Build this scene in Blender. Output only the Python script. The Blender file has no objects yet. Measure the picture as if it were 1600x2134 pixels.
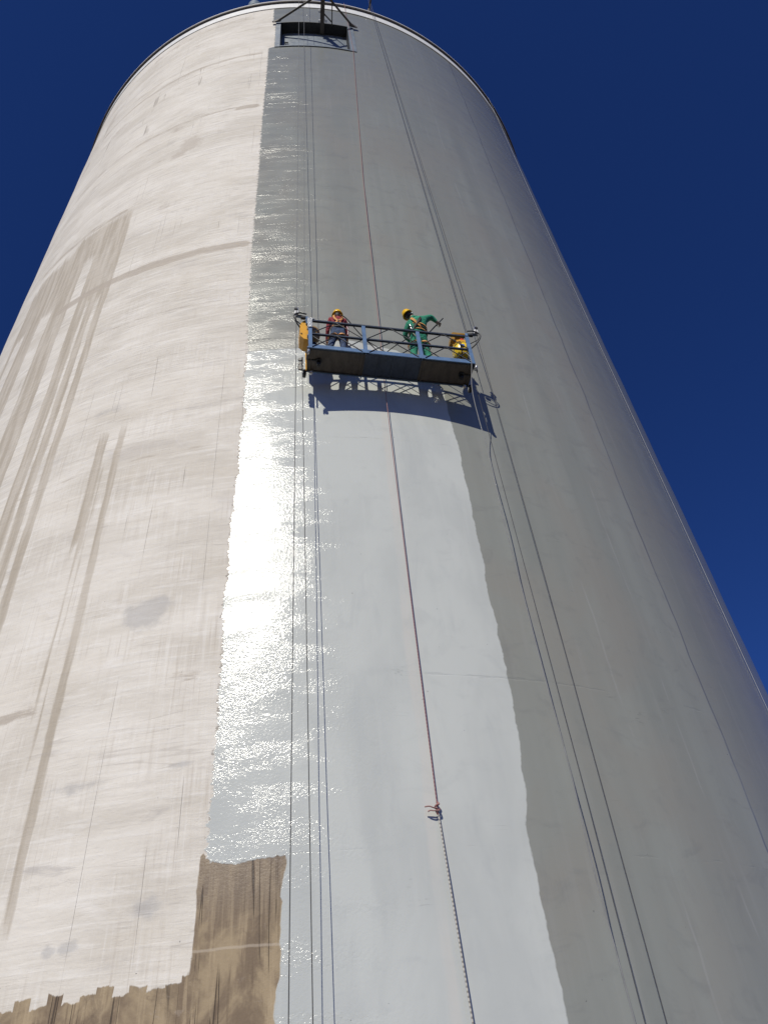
import bpy, bmesh, math, random
import numpy as np
from mathutils import Vector, Matrix, Quaternion

random.seed(7)
rng = np.random.default_rng(11)
scene = bpy.context.scene
C = scene.collection
R_ = math.radians

# ------------------------------------------------------------------ camera
cam_d = bpy.data.cameras.new('camera')
cam_d.sensor_fit = 'HORIZONTAL'
cam_d.sensor_width = 36.0
cam_d.lens = 36.0
cam_d.clip_start = 0.1
cam_d.clip_end = 6000.0
cam = bpy.data.objects.new('camera', cam_d)
C.objects.link(cam)
fw = Vector((0.0856756, 0.7281364, 0.6800567))
rt = Vector((0.9960213, -0.0457965, -0.0764475))
up = Vector((0.0245200, -0.6839006, 0.7291630))
cam.matrix_world = Matrix(((rt.x, up.x, -fw.x, 0.0), (rt.y, up.y, -fw.y, -21.6), (rt.z, up.z, -fw.z, 1.6), (0, 0, 0, 1)))
scene.camera = cam

# ------------------------------------------------------------------ light
SUN_EL, SUN_AZ = R_(40.0), R_(-20.0)          # azimuth measured from -Y towards +X
SUN = Vector((math.cos(SUN_EL) * math.sin(SUN_AZ), -math.cos(SUN_EL) * math.cos(SUN_AZ), math.sin(SUN_EL)))
world = bpy.data.worlds.new('World')
scene.world = world
world.use_nodes = True
wn = world.node_tree
sky = wn.nodes.new('ShaderNodeTexSky')
sky.sky_type = 'NISHITA'
sky.sun_disc = False
sky.sun_elevation = SUN_EL
sky.sun_rotation = math.atan2(SUN.x, SUN.y)
sky.altitude = 3000.0
sky.air_density = 0.9
sky.dust_density = 0.0
sky.ozone_density = 10.0
bg = next(n for n in wn.nodes if n.type == 'BACKGROUND')
bg.inputs['Strength'].default_value = 0.077
tint = wn.nodes.new('ShaderNodeMix')               # clear, dry high-summer sky: deeper blue than the model's default
tint.data_type = 'RGBA'
tint.blend_type = 'MULTIPLY'
tint.inputs[0].default_value = 1.0
tint.inputs[7].default_value = (0.45, 0.64, 1.06, 1.0)
wn.links.new(sky.outputs['Color'], tint.inputs[6])
wn.links.new(tint.outputs[2], bg.inputs['Color'])
sun_d = bpy.data.lights.new('sun', 'SUN')
sun_d.energy = 4.0
sun_d.angle = R_(0.53)
sun_d.color = (1.0, 0.955, 0.835)
sun = bpy.data.objects.new('sun', sun_d)
C.objects.link(sun)
sun.rotation_euler = SUN.to_track_quat('Z', 'Y').to_euler()
sun.location = SUN * 80
vs = scene.view_settings
vs.view_transform = 'Standard'
vs.look = 'None'
vs.exposure = 0.0
vs.gamma = 1.0
vs.use_curve_mapping = False

# ------------------------------------------------------------------ node helpers
class G:
    """small wrapper for building node graphs"""
    def __init__(s, name):
        s.mat = bpy.data.materials.new(name)
        s.mat.use_nodes = True
        s.t = s.mat.node_tree
        s.bsdf = next(n for n in s.t.nodes if n.type == 'BSDF_PRINCIPLED')
        s.u = s.v = s.w = None

    def put(s, sock, val):
        if isinstance(val, bpy.types.NodeSocket):
            s.t.links.new(val, sock)
        elif isinstance(val, (tuple, list)) and len(val) == 3 and sock.type == 'RGBA':
            sock.default_value = (*val, 1.0)
        else:
            sock.default_value = val

    def m(s, op, a, b=0.0, c=0.0, clamp=False):
        n = s.t.nodes.new('ShaderNodeMath')
        n.operation = op
        n.use_clamp = clamp
        for i, x in enumerate((a, b, c)):
            s.put(n.inputs[i], x)
        return n.outputs[0]

    def add(s, a, b): return s.m('ADD', a, b)
    def sub(s, a, b): return s.m('SUBTRACT', a, b)
    def mul(s, a, b): return s.m('MULTIPLY', a, b)
    def mx(s, a, b): return s.m('MAXIMUM', a, b)
    def mn(s, a, b): return s.m('MINIMUM', a, b)

    def ss(s, x, lo, hi, a=0.0, b=1.0):
        n = s.t.nodes.new('ShaderNodeMapRange')
        n.interpolation_type = 'SMOOTHSTEP'
        n.clamp = True
        s.put(n.inputs['Value'], x)
        for k, val in (('From Min', lo), ('From Max', hi), ('To Min', a), ('To Max', b)):
            s.put(n.inputs[k], val)
        return n.outputs[0]

    def mix(s, f, a, b, mode='MIX'):
        n = s.t.nodes.new('ShaderNodeMix')
        n.data_type = 'RGBA'
        n.blend_type = mode
        s.put(n.inputs[0], f)
        s.put(n.inputs[6], a)
        s.put(n.inputs[7], b)
        return n.outputs[2]

    def grey(s, x):
        n = s.t.nodes.new('ShaderNodeCombineColor')
        for i in range(3):
            s.put(n.inputs[i], x)
        return n.outputs[0]

    def attr(s, name):
        n = s.t.nodes.new('ShaderNodeAttribute')
        n.attribute_name = name
        return n.outputs['Fac']

    def surf(s, name):
        n = s.t.nodes.new('ShaderNodeAttribute')
        n.attribute_name = name
        sp = s.t.nodes.new('ShaderNodeSeparateXYZ')
        s.t.links.new(n.outputs['Vector'], sp.inputs[0])
        s.u, s.v = sp.outputs[0], sp.outputs[1]

    def objco(s):
        n = s.t.nodes.new('ShaderNodeTexCoord')
        return n.outputs['Object']

    def noise(s, vec, scale=1.0, detail=3.0, rough=0.55, dist=0.0):
        n = s.t.nodes.new('ShaderNodeTexNoise')
        n.inputs['Scale'].default_value = scale
        n.inputs['Detail'].default_value = detail
        n.inputs['Roughness'].default_value = rough
        n.inputs['Distortion'].default_value = dist
        if vec is not None:
            s.t.links.new(vec, n.inputs['Vector'])
        return n.outputs['Fac']

    def N(s, su, sv, detail=3.0, seed=0.0, rough=0.55, dist=0.0):
        cb = s.t.nodes.new('ShaderNodeCombineXYZ')
        s.put(cb.inputs[0], s.mul(s.u, su))
        s.put(cb.inputs[1], s.mul(s.v, sv))
        cb.inputs[2].default_value = seed
        return s.noise(cb.outputs[0], 1.0, detail, rough, dist)

    def bump(s, h, dist=0.01, strength=1.0):
        n = s.t.nodes.new('ShaderNodeBump')
        n.inputs['Distance'].default_value = dist
        n.inputs['Strength'].default_value = strength
        s.put(n.inputs['Height'], h)
        return n.outputs[0]

    def out(s, **kw):
        for k, val in kw.items():
            s.put(s.bsdf.inputs[k.replace('_', ' ')], val)
        return s.mat


def simple(name, col, rough=0.5, metal=0.0, var=0.25, scale=9.0, col2=None, bump=0.0, spec=0.5, stretch=None):
    """painted / metal / cloth surface with blotchy wear so that no face is flat"""
    g = G(name)
    co = g.objco()
    if stretch:
        mp = g.t.nodes.new('ShaderNodeMapping')
        mp.inputs['Scale'].default_value = stretch
        g.t.links.new(co, mp.inputs['Vector'])
        co = mp.outputs[0]
    n1 = g.noise(co, scale, 4.0)
    n2 = g.noise(co, scale * 5.3, 3.0)
    c2 = col2 or tuple(c * (1 - var) for c in col)
    f = g.ss(g.add(g.mul(n1, 0.75), g.mul(n2, 0.25)), 0.36, 0.66)
    c = g.mix(f, col, c2)
    kw = dict(Base_Color=c, Roughness=g.ss(n2, 0.3, 0.7, max(0.05, rough - 0.09), min(1.0, rough + 0.09)), Metallic=metal)
    g.bsdf.inputs['Specular IOR Level'].default_value = spec
    if bump:
        kw['Normal'] = g.bump(n2, bump, 1.0)
    return g.out(**kw)

# ------------------------------------------------------------------ object helpers
def tag(o, label=None, cat=None, group=None, kind=None):
    if label: o['label'] = label
    if cat: o['category'] = cat
    if group: o['group'] = group
    if kind: o['kind'] = kind
    return o

def empty(name, loc=(0, 0, 0), label=None, cat=None, group=None, rot=None):
    o = bpy.data.objects.new(name, None)
    o.empty_display_size = 0.2
    C.objects.link(o)
    o.location = loc
    if rot is not None:
        o.rotation_euler = rot
    return tag(o, label, cat, group)

def link(name, me, mat, parent=None, smooth=False):
    o = bpy.data.objects.new(name, me)
    C.objects.link(o)
    for mt in (mat if isinstance(mat, (list, tuple)) else [mat]):
        me.materials.append(mt)
    if parent:
        o.parent = parent
    if smooth:
        me.polygons.foreach_set('use_smooth', [True] * len(me.polygons))
    return o

def obj(name, bm, mat, parent=None, smooth=False, bevel=0.0):
    if bevel > 0:
        es = [e for e in bm.edges if len(e.link_faces) == 2 and e.calc_face_angle(0) > 0.7]
        if es:
            bmesh.ops.bevel(bm, geom=es, offset=bevel, segments=1, affect='EDGES', clamp_overlap=True)
    bmesh.ops.recalc_face_normals(bm, faces=bm.faces[:])
    me = bpy.data.meshes.new(name)
    bm.to_mesh(me)
    bm.free()
    o = link(name, me, mat, parent)
    if smooth:
        me.polygons.foreach_set('use_smooth', [True] * len(me.polygons))
        try:
            me.set_sharp_from_angle(angle=R_(40))
        except Exception:
            pass
    return o

def again(src, parent=None, loc=None, mw=None):
    o = src.copy()
    C.objects.link(o)
    o.parent = parent if parent is not None else src.parent
    if loc is not None:
        o.location = loc
    return o

def box(bm, c, s, rot=None):
    m = Matrix.Translation(Vector(c))
    if rot is not None:
        m = m @ (rot.to_matrix().to_4x4() if isinstance(rot, Quaternion) else rot)
    m = m @ Matrix.Diagonal((s[0], s[1], s[2], 1.0))
    return bmesh.ops.create_cube(bm, size=1.0, matrix=m)['verts']

def beam(bm, a, b, w, h, upv=(0, 0, 1)):
    """rectangular bar from a to b"""
    a, b = Vector(a), Vector(b)
    d = (b - a)
    z = d.normalized()
    x = Vector(upv).cross(z)
    if x.length < 1e-4:
        x = Vector((1, 0, 0))
    x.normalize()
    y = z.cross(x)
    m = Matrix(((x.x * w, y.x * h, z.x * d.length, (a.x + b.x) / 2), (x.y * w, y.y * h, z.y * d.length, (a.y + b.y) / 2),
                (x.z * w, y.z * h, z.z * d.length, (a.z + b.z) / 2), (0, 0, 0, 1)))
    return bmesh.ops.create_cube(bm, size=1.0, matrix=m)['verts']

def rod(bm, a, b, r, r2=None, seg=10, cap=True):
    a, b = Vector(a), Vector(b)
    d = b - a
    q = Vector((0, 0, 1)).rotation_difference(d.normalized())
    m = Matrix.Translation((a + b) / 2) @ q.to_matrix().to_4x4()
    return bmesh.ops.create_cone(bm, cap_ends=cap, segments=seg, radius1=r, radius2=r if r2 is None else r2, depth=d.length, matrix=m)['verts']

def ball(bm, c, r, s=(1, 1, 1), u=14, v=9, rot=None):
    m = Matrix.Translation(Vector(c))
    if rot is not None:
        m = m @ rot.to_matrix().to_4x4()
    m = m @ Matrix.Diagonal((s[0], s[1], s[2], 1.0))
    return bmesh.ops.create_uvsphere(bm, u_segments=u, v_segments=v, radius=r, matrix=m)['verts']

def tube(bm, pts, r, seg=8, cap=True):
    """round tube along a polyline (parallel transport)"""
    pts = [Vector(p) for p in pts]
    n = len(pts)
    rr = r if isinstance(r, (list, tuple)) else [r] * n
    tn = []
    for i in range(n):
        d = pts[min(i + 1, n - 1)] - pts[max(i - 1, 0)]
        tn.append(d.normalized())
    ref = Vector((0.3, 1, 0.2))
    if abs(ref.normalized().dot(tn[0])) > 0.9:
        ref = Vector((1, 0, 0))
    x = (ref - tn[0] * ref.dot(tn[0])).normalized()
    rings = []
    for i in range(n):
        x = (x - tn[i] * x.dot(tn[i])).normalized()
        y = tn[i].cross(x)
        rings.append([bm.verts.new(pts[i] + (x * math.cos(2 * math.pi * k / seg) + y * math.sin(2 * math.pi * k / seg)) * rr[i]) for k in range(seg)])
    for a, b in zip(rings[:-1], rings[1:]):
        for k in range(seg):
            bm.faces.new((a[k], a[(k + 1) % seg], b[(k + 1) % seg], b[k]))
    if cap:
        bm.faces.new(rings[0][::-1])
        bm.faces.new(rings[-1])

def ribbon(bm, pts, nrm, w, t):
    """flat webbing strap along a polyline, nrm = outward direction per point"""
    pts = [Vector(p) for p in pts]
    rings = []
    for i, p in enumerate(pts):
        d = (pts[min(i + 1, len(pts) - 1)] - pts[max(i - 1, 0)]).normalized()
        nn = Vector(nrm[i]).normalized()
        s = d.cross(nn).normalized()
        nn = s.cross(d)
        rings.append([bm.verts.new(p + s * (w / 2 * a) + nn * (t / 2 * b)) for a, b in ((-1, -1), (1, -1), (1, 1), (-1, 1))])
    for a, b in zip(rings[:-1], rings[1:]):
        for k in range(4):
            bm.faces.new((a[k], a[(k + 1) % 4], b[(k + 1) % 4], b[k]))
    bm.faces.new(rings[0][::-1])
    bm.faces.new(rings[-1])

def smoothpath(pts, n=6):
    """Catmull-Rom through points"""
    P = [Vector(p) for p in pts]
    P = [P[0] * 2 - P[1]] + P + [P[-1] * 2 - P[-2]]
    out = []
    for i in range(1, len(P) - 2):
        for k in range(n):
            t = k / n
            a, b, c, d = P[i - 1], P[i], P[i + 1], P[i + 2]
            out.append(0.5 * ((2 * b) + (c - a) * t + (2 * a - 5 * b + 4 * c - d) * t * t + (3 * b - a - 3 * c + d) * t ** 3))
    out.append(P[-2])
    return out

def prism(bm, poly, y0, y1, axis='y'):
    """extrude a polygon given in (x, z) between y0 and y1"""
    a = [bm.verts.new((x, y0, z)) for x, z in poly]
    b = [bm.verts.new((x, y1, z)) for x, z in poly]
    bm.faces.new(a)
    bm.faces.new(b[::-1])
    for i in range(len(poly)):
        j = (i + 1) % len(poly)
        bm.faces.new((a[i], b[i], b[j], a[j]))

def lathe(bm, prof, origin, axis, seg=24):
    """surface of revolution; prof = (distance along axis, radius)"""
    o, ax = Vector(origin), Vector(axis).normalized()
    x = ax.orthogonal().normalized()
    y = ax.cross(x)
    rings = []
    for h, r in prof:
        if r < 1e-6:
            rings.append([bm.verts.new(o + ax * h)])
        else:
            rings.append([bm.verts.new(o + ax * h + (x * math.cos(2 * math.pi * k / seg) + y * math.sin(2 * math.pi * k / seg)) * r) for k in range(seg)])
    for a, b in zip(rings[:-1], rings[1:]):
        for k in range(seg):
            q = (k + 1) % seg
            if len(a) == 1 and len(b) == 1: continue
            if len(a) == 1: bm.faces.new((a[0], b[q], b[k]))
            elif len(b) == 1: bm.faces.new((a[k], a[q], b[0]))
            else: bm.faces.new((a[k], a[q], b[q], b[k]))

# ------------------------------------------------------------------ silo dimensions
RAD = 11.97
WALL_TOP = 41.25
HATCH = (-1.25, 2.0, 35.88, 39.15)            # u0, u1, z0, z1 of the loading hatch
REC = 0.40

def onwall(u, z, off=0.0):
    th = u / RAD
    return Vector(((RAD + off) * math.sin(th), -(RAD + off) * math.cos(th), z))

def arcstrip(name, r0, r1, z0, z1, u0, u1, mat, parent, seg=48, closed=False):
    """curved solid block between two radii, following the silo"""
    bm = bmesh.new()
    n = seg
    rows = []
    cnt = n if closed else n + 1
    for i in range(cnt):
        th = (u0 + (u1 - u0) * i / n) / RAD
        s, c = math.sin(th), -math.cos(th)
        rows.append([bm.verts.new((r * s, r * c, z)) for r, z in ((r0, z0), (r1, z0), (r1, z1), (r0, z1))])
    for i in range(n):
        a, b = rows[i], rows[(i + 1) % cnt]
        for k in range(4):
            bm.faces.new((a[k], a[(k + 1) % 4], b[(k + 1) % 4], b[k]))
    if not closed:
        bm.faces.new(rows[0])
        bm.faces.new(rows[-1][::-1])
    return obj(name, bm, mat, parent, smooth=True)

# ------------------------------------------------------------------ ground
def ground():
    g = G('gravel_yard')
    co = g.objco()
    n1 = g.noise(co, 0.15, 5.0)
    n2 = g.noise(co, 6.0, 4.0)
    col = g.mix(g.ss(n1, 0.35, 0.65), (0.085, 0.070, 0.052), (0.115, 0.096, 0.072))
    col = g.mix(g.mul(g.ss(n2, 0.4, 0.7), 0.5), col, (0.04, 0.036, 0.032))
    mat = g.out(Base_Color=col, Roughness=0.9, Normal=g.bump(n2, 0.02))
    bm = bmesh.new()
    bmesh.ops.create_grid(bm, x_segments=24, y_segments=24, size=2500)
    o = obj('ground', bm, mat)
    tag(o, 'flat gravel yard at the foot of the silo', 'ground', kind='structure')
ground()

# ------------------------------------------------------------------ wall material
def wall_material():
    g = G('silo_wall_paint')
    g.surf('surf')
    paint, wet, bare, joint, drip, stain = (g.attr(k) for k in ('paint', 'wet', 'bare', 'joint', 'drip', 'stain'))
    c5 = lambda x: g.sub(x, 0.5)
    # brushed, broken paint edges
    jag = g.add(g.mul(c5(g.N(2.6, 11, 3, 1.0)), 0.19), g.mul(c5(g.N(9, 34, 2, 2.0)), 0.10))
    pd = g.add(paint, jag)
    pm = g.ss(pd, -0.008, 0.008)
    wjag = g.add(g.mul(c5(g.N(3, 2.6, 3, 3.0)), 0.10), g.mul(c5(g.N(14, 9, 2, 3.5)), 0.03))
    wm = g.ss(g.add(wet, wjag), -0.012, 0.012)
    bjag = g.add(g.mul(c5(g.N(7, 1.0, 3, 4.0)), 0.20), g.mul(c5(g.N(26, 7, 2, 5.0)), 0.06))
    blk = g.t.nodes.new('ShaderNodeTexWhiteNoise')
    blk.noise_dimensions = '1D'
    g.put(blk.inputs['W'], g.m('FLOOR', g.add(g.mul(g.u, 5.2), g.mul(g.N(2.0, 0.8, 2, 4.7), 0.9))))
    step = g.mul(g.sub(blk.outputs['Value'], 0.5), g.ss(g.u, -1.42, -1.52, 0.0, 0.14))
    bjag = g.add(g.mul(bjag, 0.55), step)
    bm_ = g.ss(g.add(bare, bjag), -0.01, 0.01)

    # --- noises shared between colour and relief
    horiz = g.N(0.8, 10.0, 5, 6.0, 0.66, 0.35)          # trowel ridges running round the wall
    horiz2 = g.N(0.9, 2.2, 4, 7.0, 0.6, 0.6)
    vert = g.N(13, 0.7, 3, 8.0, 0.6, 0.2)             # fine vertical brush strokes
    blot = g.N(0.34, 0.7, 5, 9.0, 0.6, 0.5)
    fine = g.N(34, 34, 3, 10.0, 0.6)
    mid = g.N(5.5, 7.5, 4, 11.0, 0.6)
    lowz = g.ss(g.v, 10.0, 20.0, 1.0, 0.0)

    # --- cream primer
    cream = g.mix(g.ss(blot, 0.36, 0.66), (0.710, 0.670, 0.612), (0.580, 0.538, 0.477))
    cream = g.mix(g.mul(g.ss(horiz, 0.5, 0.68), 0.45), cream, (0.77, 0.745, 0.71))
    cream = g.mix(g.mul(g.ss(horiz, 0.46, 0.33), g.mul(0.5, g.ss(g.v, 8.0, 20.0, 0.3, 1.0))), cream, (0.48, 0.445, 0.41))
    fv = g.N(24, 0.55, 4, 57.0, 0.62, 0.15)
    fmask = g.mul(g.ss(g.N(0.7, 0.8, 4, 58.0, 0.6), 0.46, 0.60), g.ss(g.v, 9.0, 26.0, 1.0, 0.3))
    cream = g.mix(g.mul(g.ss(fv, 0.55, 0.66), g.mul(fmask, 0.40)), cream, (0.45, 0.395, 0.335))
    cream = g.mix(g.mul(g.ss(fv, 0.44, 0.34), g.mul(fmask, 0.30)), cream, (0.79, 0.765, 0.735))
    cream = g.mix(g.mul(g.ss(g.N(0.45, 1.5, 5, 12.0, 0.65, 0.8), 0.56, 0.74), 0.45), cream, (0.47, 0.435, 0.405))
    cream = g.mix(g.mul(g.ss(g.N(0.8, 1.1, 5, 12.7, 0.65, 1.2), 0.58, 0.72), 0.40), cream, (0.75, 0.72, 0.69))
    vmask = g.mul(g.ss(g.N(0.8, 0.5, 3, 13.0), 0.46, 0.62), g.add(0.35, g.mul(lowz, 0.65)))
    cream = g.mix(g.mul(g.ss(vert, 0.52, 0.66), g.mul(vmask, 0.30)), cream, (0.49, 0.44, 0.385))
    cream = g.mix(g.mul(g.ss(vert, 0.47, 0.36), g.mul(vmask, 0.32)), cream, (0.77, 0.745, 0.71))
    # scuffed grey marks strung along the trowel lines
    mk = g.mul(g.ss(g.N(1.5, 11, 4, 14.0, 0.65), 0.63, 0.72), g.mul(g.ss(g.N(0.5, 0.8, 3, 15.0), 0.5, 0.66), g.ss(g.v, 8.0, 18.0, 0.35, 1.0)))
    cream = g.mix(g.mul(mk, 0.62), cream, (0.33, 0.315, 0.31))
    hl = g.N(1.1, 17, 5, 64.0, 0.7, 0.3)
    hm = g.mul(g.ss(g.N(0.5, 1.2, 4, 65.0, 0.6), 0.36, 0.56), g.ss(g.v, 9.0, 20.0, 0.25, 1.0))
    cream = g.mix(g.mul(g.ss(hl, 0.57, 0.68), g.mul(hm, 0.62)), cream, (0.41, 0.372, 0.335))
    cream = g.mix(g.mul(g.ss(hl, 0.42, 0.32), g.mul(hm, 0.55)), cream, (0.79, 0.765, 0.73))
    sm = g.mul(g.ss(g.N(0.7, 4.5, 5, 66.0, 0.66, 0.6), 0.58, 0.72), g.ss(g.N(0.28, 0.5, 3, 67.0), 0.48, 0.62))
    cream = g.mix(g.mul(sm, 0.55), cream, (0.37, 0.345, 0.335))
    warm = g.ss(g.N(0.5, 0.8, 4, 68.0, 0.6, 0.8), 0.50, 0.70)
    cream = g.mix(g.mul(warm, 0.30), cream, (0.60, 0.545, 0.465))
    # drips, rings and patches
    dm = g.ss(g.add(drip, g.mul(c5(g.N(9, 0.9, 4, 16.0, 0.65)), 0.12)), -0.014, 0.030)
    dcol = g.mix(g.ss(g.N(6, 0.35, 3, 17.0), 0.4, 0.62), (0.42, 0.37, 0.305), (0.52, 0.47, 0.405))
    cream = g.mix(g.mul(dm, g.ss(g.N(2.6, 0.35, 4, 18.0, 0.6), 0.30, 0.55, 0.65, 1.0)), cream, dcol)
    jn = g.ss(g.add(joint, g.mul(c5(g.N(1.6, 8, 5, 19.0, 0.68, 0.4)), 1.5)), 0.36, 0.78)
    cream = g.mix(g.mul(jn, 0.85), cream, g.mix(g.N(3, 6, 3, 20.0), (0.40, 0.345, 0.29), (0.47, 0.42, 0.36)))
    st = g.ss(g.add(stain, g.mul(c5(g.N(4.5, 4.5, 4, 21.0, 0.65)), 1.1)), 0.36, 0.80)
    cream = g.mix(g.mul(st, 0.55), cream, g.mix(g.ss(g.v, 12, 22), (0.40, 0.39, 0.385), (0.43, 0.375, 0.32)))
    # hairline cracks and runs
    ck = g.m('ABSOLUTE', c5(g.N(2.3, 0.030, 1, 22.0, 0.4, 0.0)))
    ckm = g.mul(g.ss(ck, 0.0036, 0.0010), g.ss(g.N(0.9, 0.30, 3, 23.0), 0.54, 0.62))
    cream = g.mix(g.mul(ckm, 0.75), cream, (0.27, 0.235, 0.20))
    ck2 = g.m('ABSOLUTE', c5(g.N(0.11, 2.1, 2, 24.0, 0.5, 0.0)))
    ck2m = g.mul(g.ss(ck2, 0.0065, 0.0015), g.ss(g.N(0.7, 0.9, 3, 25.0), 0.47, 0.58))
    cream = g.mix(g.mul(ck2m, 0.30), cream, (0.36, 0.325, 0.295))
    pin = g.ss(g.N(17, 17, 2, 26.0), 0.755, 0.80)
    cream = g.mix(g.mul(pin, 0.7), cream, (0.25, 0.225, 0.20))

    # --- grey top coat, dry
    lap = g.N(0.95, 0.012, 3, 27.0, 0.5)
    dry = g.mix(g.ss(lap, 0.35, 0.65), (0.288, 0.298, 0.270), (0.242, 0.252, 0.229))
    dry = g.mix(g.ss(g.N(0.42, 0.26, 4, 28.0, 0.6, 0.6), 0.38, 0.68), dry, (0.272, 0.267, 0.236))
    dry = g.mix(g.mul(g.ss(g.v, 20, 41), 0.75), dry, (0.222, 0.235, 0.226))
    dry = g.mix(g.mul(g.ss(g.N(2.3, 1.0, 4, 29.0, 0.6, 0.5), 0.55, 0.75), 0.35), dry, (0.215, 0.215, 0.200))
    seam = g.add(g.sub(g.u, 7.03), g.mul(c5(g.N(0.4, 0.5, 3, 30.0)), 0.22))
    dry = g.mix(g.ss(seam, -0.02, 0.02, 0.0, 0.32), dry, (0.200, 0.202, 0.190))
    sl = g.ss(g.m('ABSOLUTE', seam), 0.035, 0.008)
    dry = g.mix(g.mul(sl, g.ss(g.N(0.5, 0.6, 3, 69.0), 0.35, 0.6, 0.1, 0.5)), dry, (0.13, 0.13, 0.13))
    for (us, sd) in ((4.75, 61.0), (9.2, 62.0), (5.9, 63.0)):
        s2 = g.add(g.sub(g.u, us), g.mul(c5(g.N(0.4, 0.35, 4, sd)), 0.30))
        f2 = g.mul(g.ss(g.m('ABSOLUTE', s2), 0.03, 0.006), g.ss(g.N(0.5, 0.5, 3, sd + 5), 0.46, 0.60))
        dry = g.mix(g.mul(f2, 0.35), dry, (0.36, 0.36, 0.345))
    # --- grey top coat, still wet: paler and glossier
    wetc = g.mix(g.ss(g.N(0.8, 0.35, 4, 31.0, 0.6, 0.5), 0.36, 0.66), (0.535, 0.553, 0.530), (0.482, 0.500, 0.482))
    wetc = g.mix(g.mul(g.ss(g.N(2.2, 0.8, 4, 32.0, 0.6, 0.7), 0.55, 0.74), 0.5), wetc, (0.450, 0.470, 0.462))
    # roller lap beside the life line
    lap2 = g.add(g.sub(g.u, 1.33), g.mul(c5(g.N(0.5, 0.45, 3, 33.0)), 0.16))
    wetc = g.mix(g.mul(g.ss(g.m('ABSOLUTE', lap2), 0.10, 0.03), g.ss(g.N(1, 0.5, 3, 34.0), 0.35, 0.6, 0.15, 0.55)), wetc, (0.57, 0.55, 0.51))
    grey = g.mix(wm, dry, wetc)
    cloud = g.N(1.7, 2.6, 5, 70.0, 0.62, 0.8)
    grey = g.mix(g.ss(cloud, 0.52, 0.72, 0.0, 0.35), grey, g.mix(wm, (0.205, 0.210, 0.197), (0.435, 0.455, 0.445)))
    grey = g.mix(g.mul(g.ss(g.N(7, 0.35, 3, 71.0, 0.6), 0.54, 0.70), 0.22), grey, g.mix(wm, (0.31, 0.31, 0.29), (0.56, 0.575, 0.55)))
    # faint formwork joints and pinholes telegraph through the coat
    gj = g.ss(g.add(g.attr('ring'), g.mul(c5(g.N(2.2, 9, 4, 35.0, 0.65)), 0.9)), 0.62, 0.86)
    grey = g.mix(g.mul(gj, 0.16), grey, (0.20, 0.205, 0.20))
    pg = g.mul(g.ss(g.N(15, 15, 2, 36.0), 0.745, 0.785), g.ss(g.N(0.9, 0.9, 3, 37.0), 0.40, 0.55))
    grey = g.mix(g.mul(pg, 0.7), grey, (0.10, 0.10, 0.10))
    gs = g.mul(g.ss(g.m('ABSOLUTE', c5(g.N(0.35, 3.0, 4, 38.0, 0.62, 0.1))), 0.006, 0.0015), g.ss(g.N(1.3, 0.9, 3, 39.0), 0.62, 0.72))
    grey = g.mix(g.mul(gs, 0.35), grey, (0.13, 0.13, 0.125))

    # --- bare, damp concrete
    b1 = g.N(8, 0.5, 5, 40.0, 0.66, 0.15)
    b2 = g.N(1.5, 1.1, 4, 41.0, 0.65, 0.6)
    brown = g.mix(g.ss(b2, 0.40, 0.60), (0.335, 0.258, 0.165), (0.185, 0.135, 0.090))
    brown = g.mix(g.mul(g.ss(b1, 0.50, 0.66), 0.55), brown, (0.44, 0.345, 0.225))
    brown = g.mix(g.mul(g.ss(g.N(19, 0.75, 4, 42.0, 0.65, 0.1), 0.53, 0.66), g.ss(g.N(1.2, 0.9, 3, 42.5), 0.42, 0.6, 0.0, 0.55)), brown, (0.115, 0.078, 0.05))
    brown = g.mix(g.mul(g.ss(g.N(2.4, 2.0, 5, 42.7, 0.7, 0.6), 0.55, 0.70), 0.6), brown, (0.135, 0.098, 0.068))
    brown = g.mix(g.mul(g.ss(g.v, 4.0, 4.9), 0.45), brown, (0.165, 0.122, 0.088))
    bc = g.mul(g.ss(g.m('ABSOLUTE', c5(g.N(4.6, 0.10, 2, 43.0, 0.5, 0.05))), 0.008, 0.002), g.ss(g.N(1.5, 0.8, 2, 44.0), 0.46, 0.56))
    brown = g.mix(g.mul(bc, 0.8), brown, (0.055, 0.04, 0.03))
    bl = g.ss(g.m('ABSOLUTE', g.add(g.sub(g.v, 4.02), g.mul(c5(g.N(1.2, 0.5, 3, 45.0)), 0.10))), 0.022, 0.006)
    brown = g.mix(g.mul(bl, 0.45), brown, (0.50, 0.43, 0.35))
    brown = g.mix(g.mul(g.ss(g.N(6, 8, 4, 46.0, 0.65), 0.60, 0.72), 0.35), brown, (0.36, 0.30, 0.25))

    col = g.mix(pm, cream, grey)
    # grubby line where roller and primer meet
    el = g.mul(g.ss(g.m('ABSOLUTE', g.add(pd, 0.015)), 0.022, 0.006), g.ss(g.N(4, 9, 3, 47.0, 0.6), 0.50, 0.60))
    col = g.mix(g.mul(el, 0.65), col, (0.17, 0.145, 0.12))
    # scraped bare rim just outside the brown patch
    col = g.mix(bm_, col, brown)

    # --- gloss
    rdry = g.ss(g.N(0.8, 2.2, 4, 48.0), 0.3, 0.7, 0.18, 0.27)
    rwet = g.ss(g.N(1.2, 1.6, 4, 49.0), 0.3, 0.7, 0.125, 0.15)
    rgh = g.m('MULTIPLY_ADD', wm, g.sub(rwet, rdry), rdry)
    rc = g.ss(mid, 0.3, 0.7, 0.78, 0.92)
    rgh = g.m('MULTIPLY_ADD', pm, g.sub(rgh, rc), rc)
    rb = g.ss(g.v, 4.1, 4.9, 0.75, 0.42)
    rgh = g.m('MULTIPLY_ADD', bm_, g.sub(rb, rgh), rgh)

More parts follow.
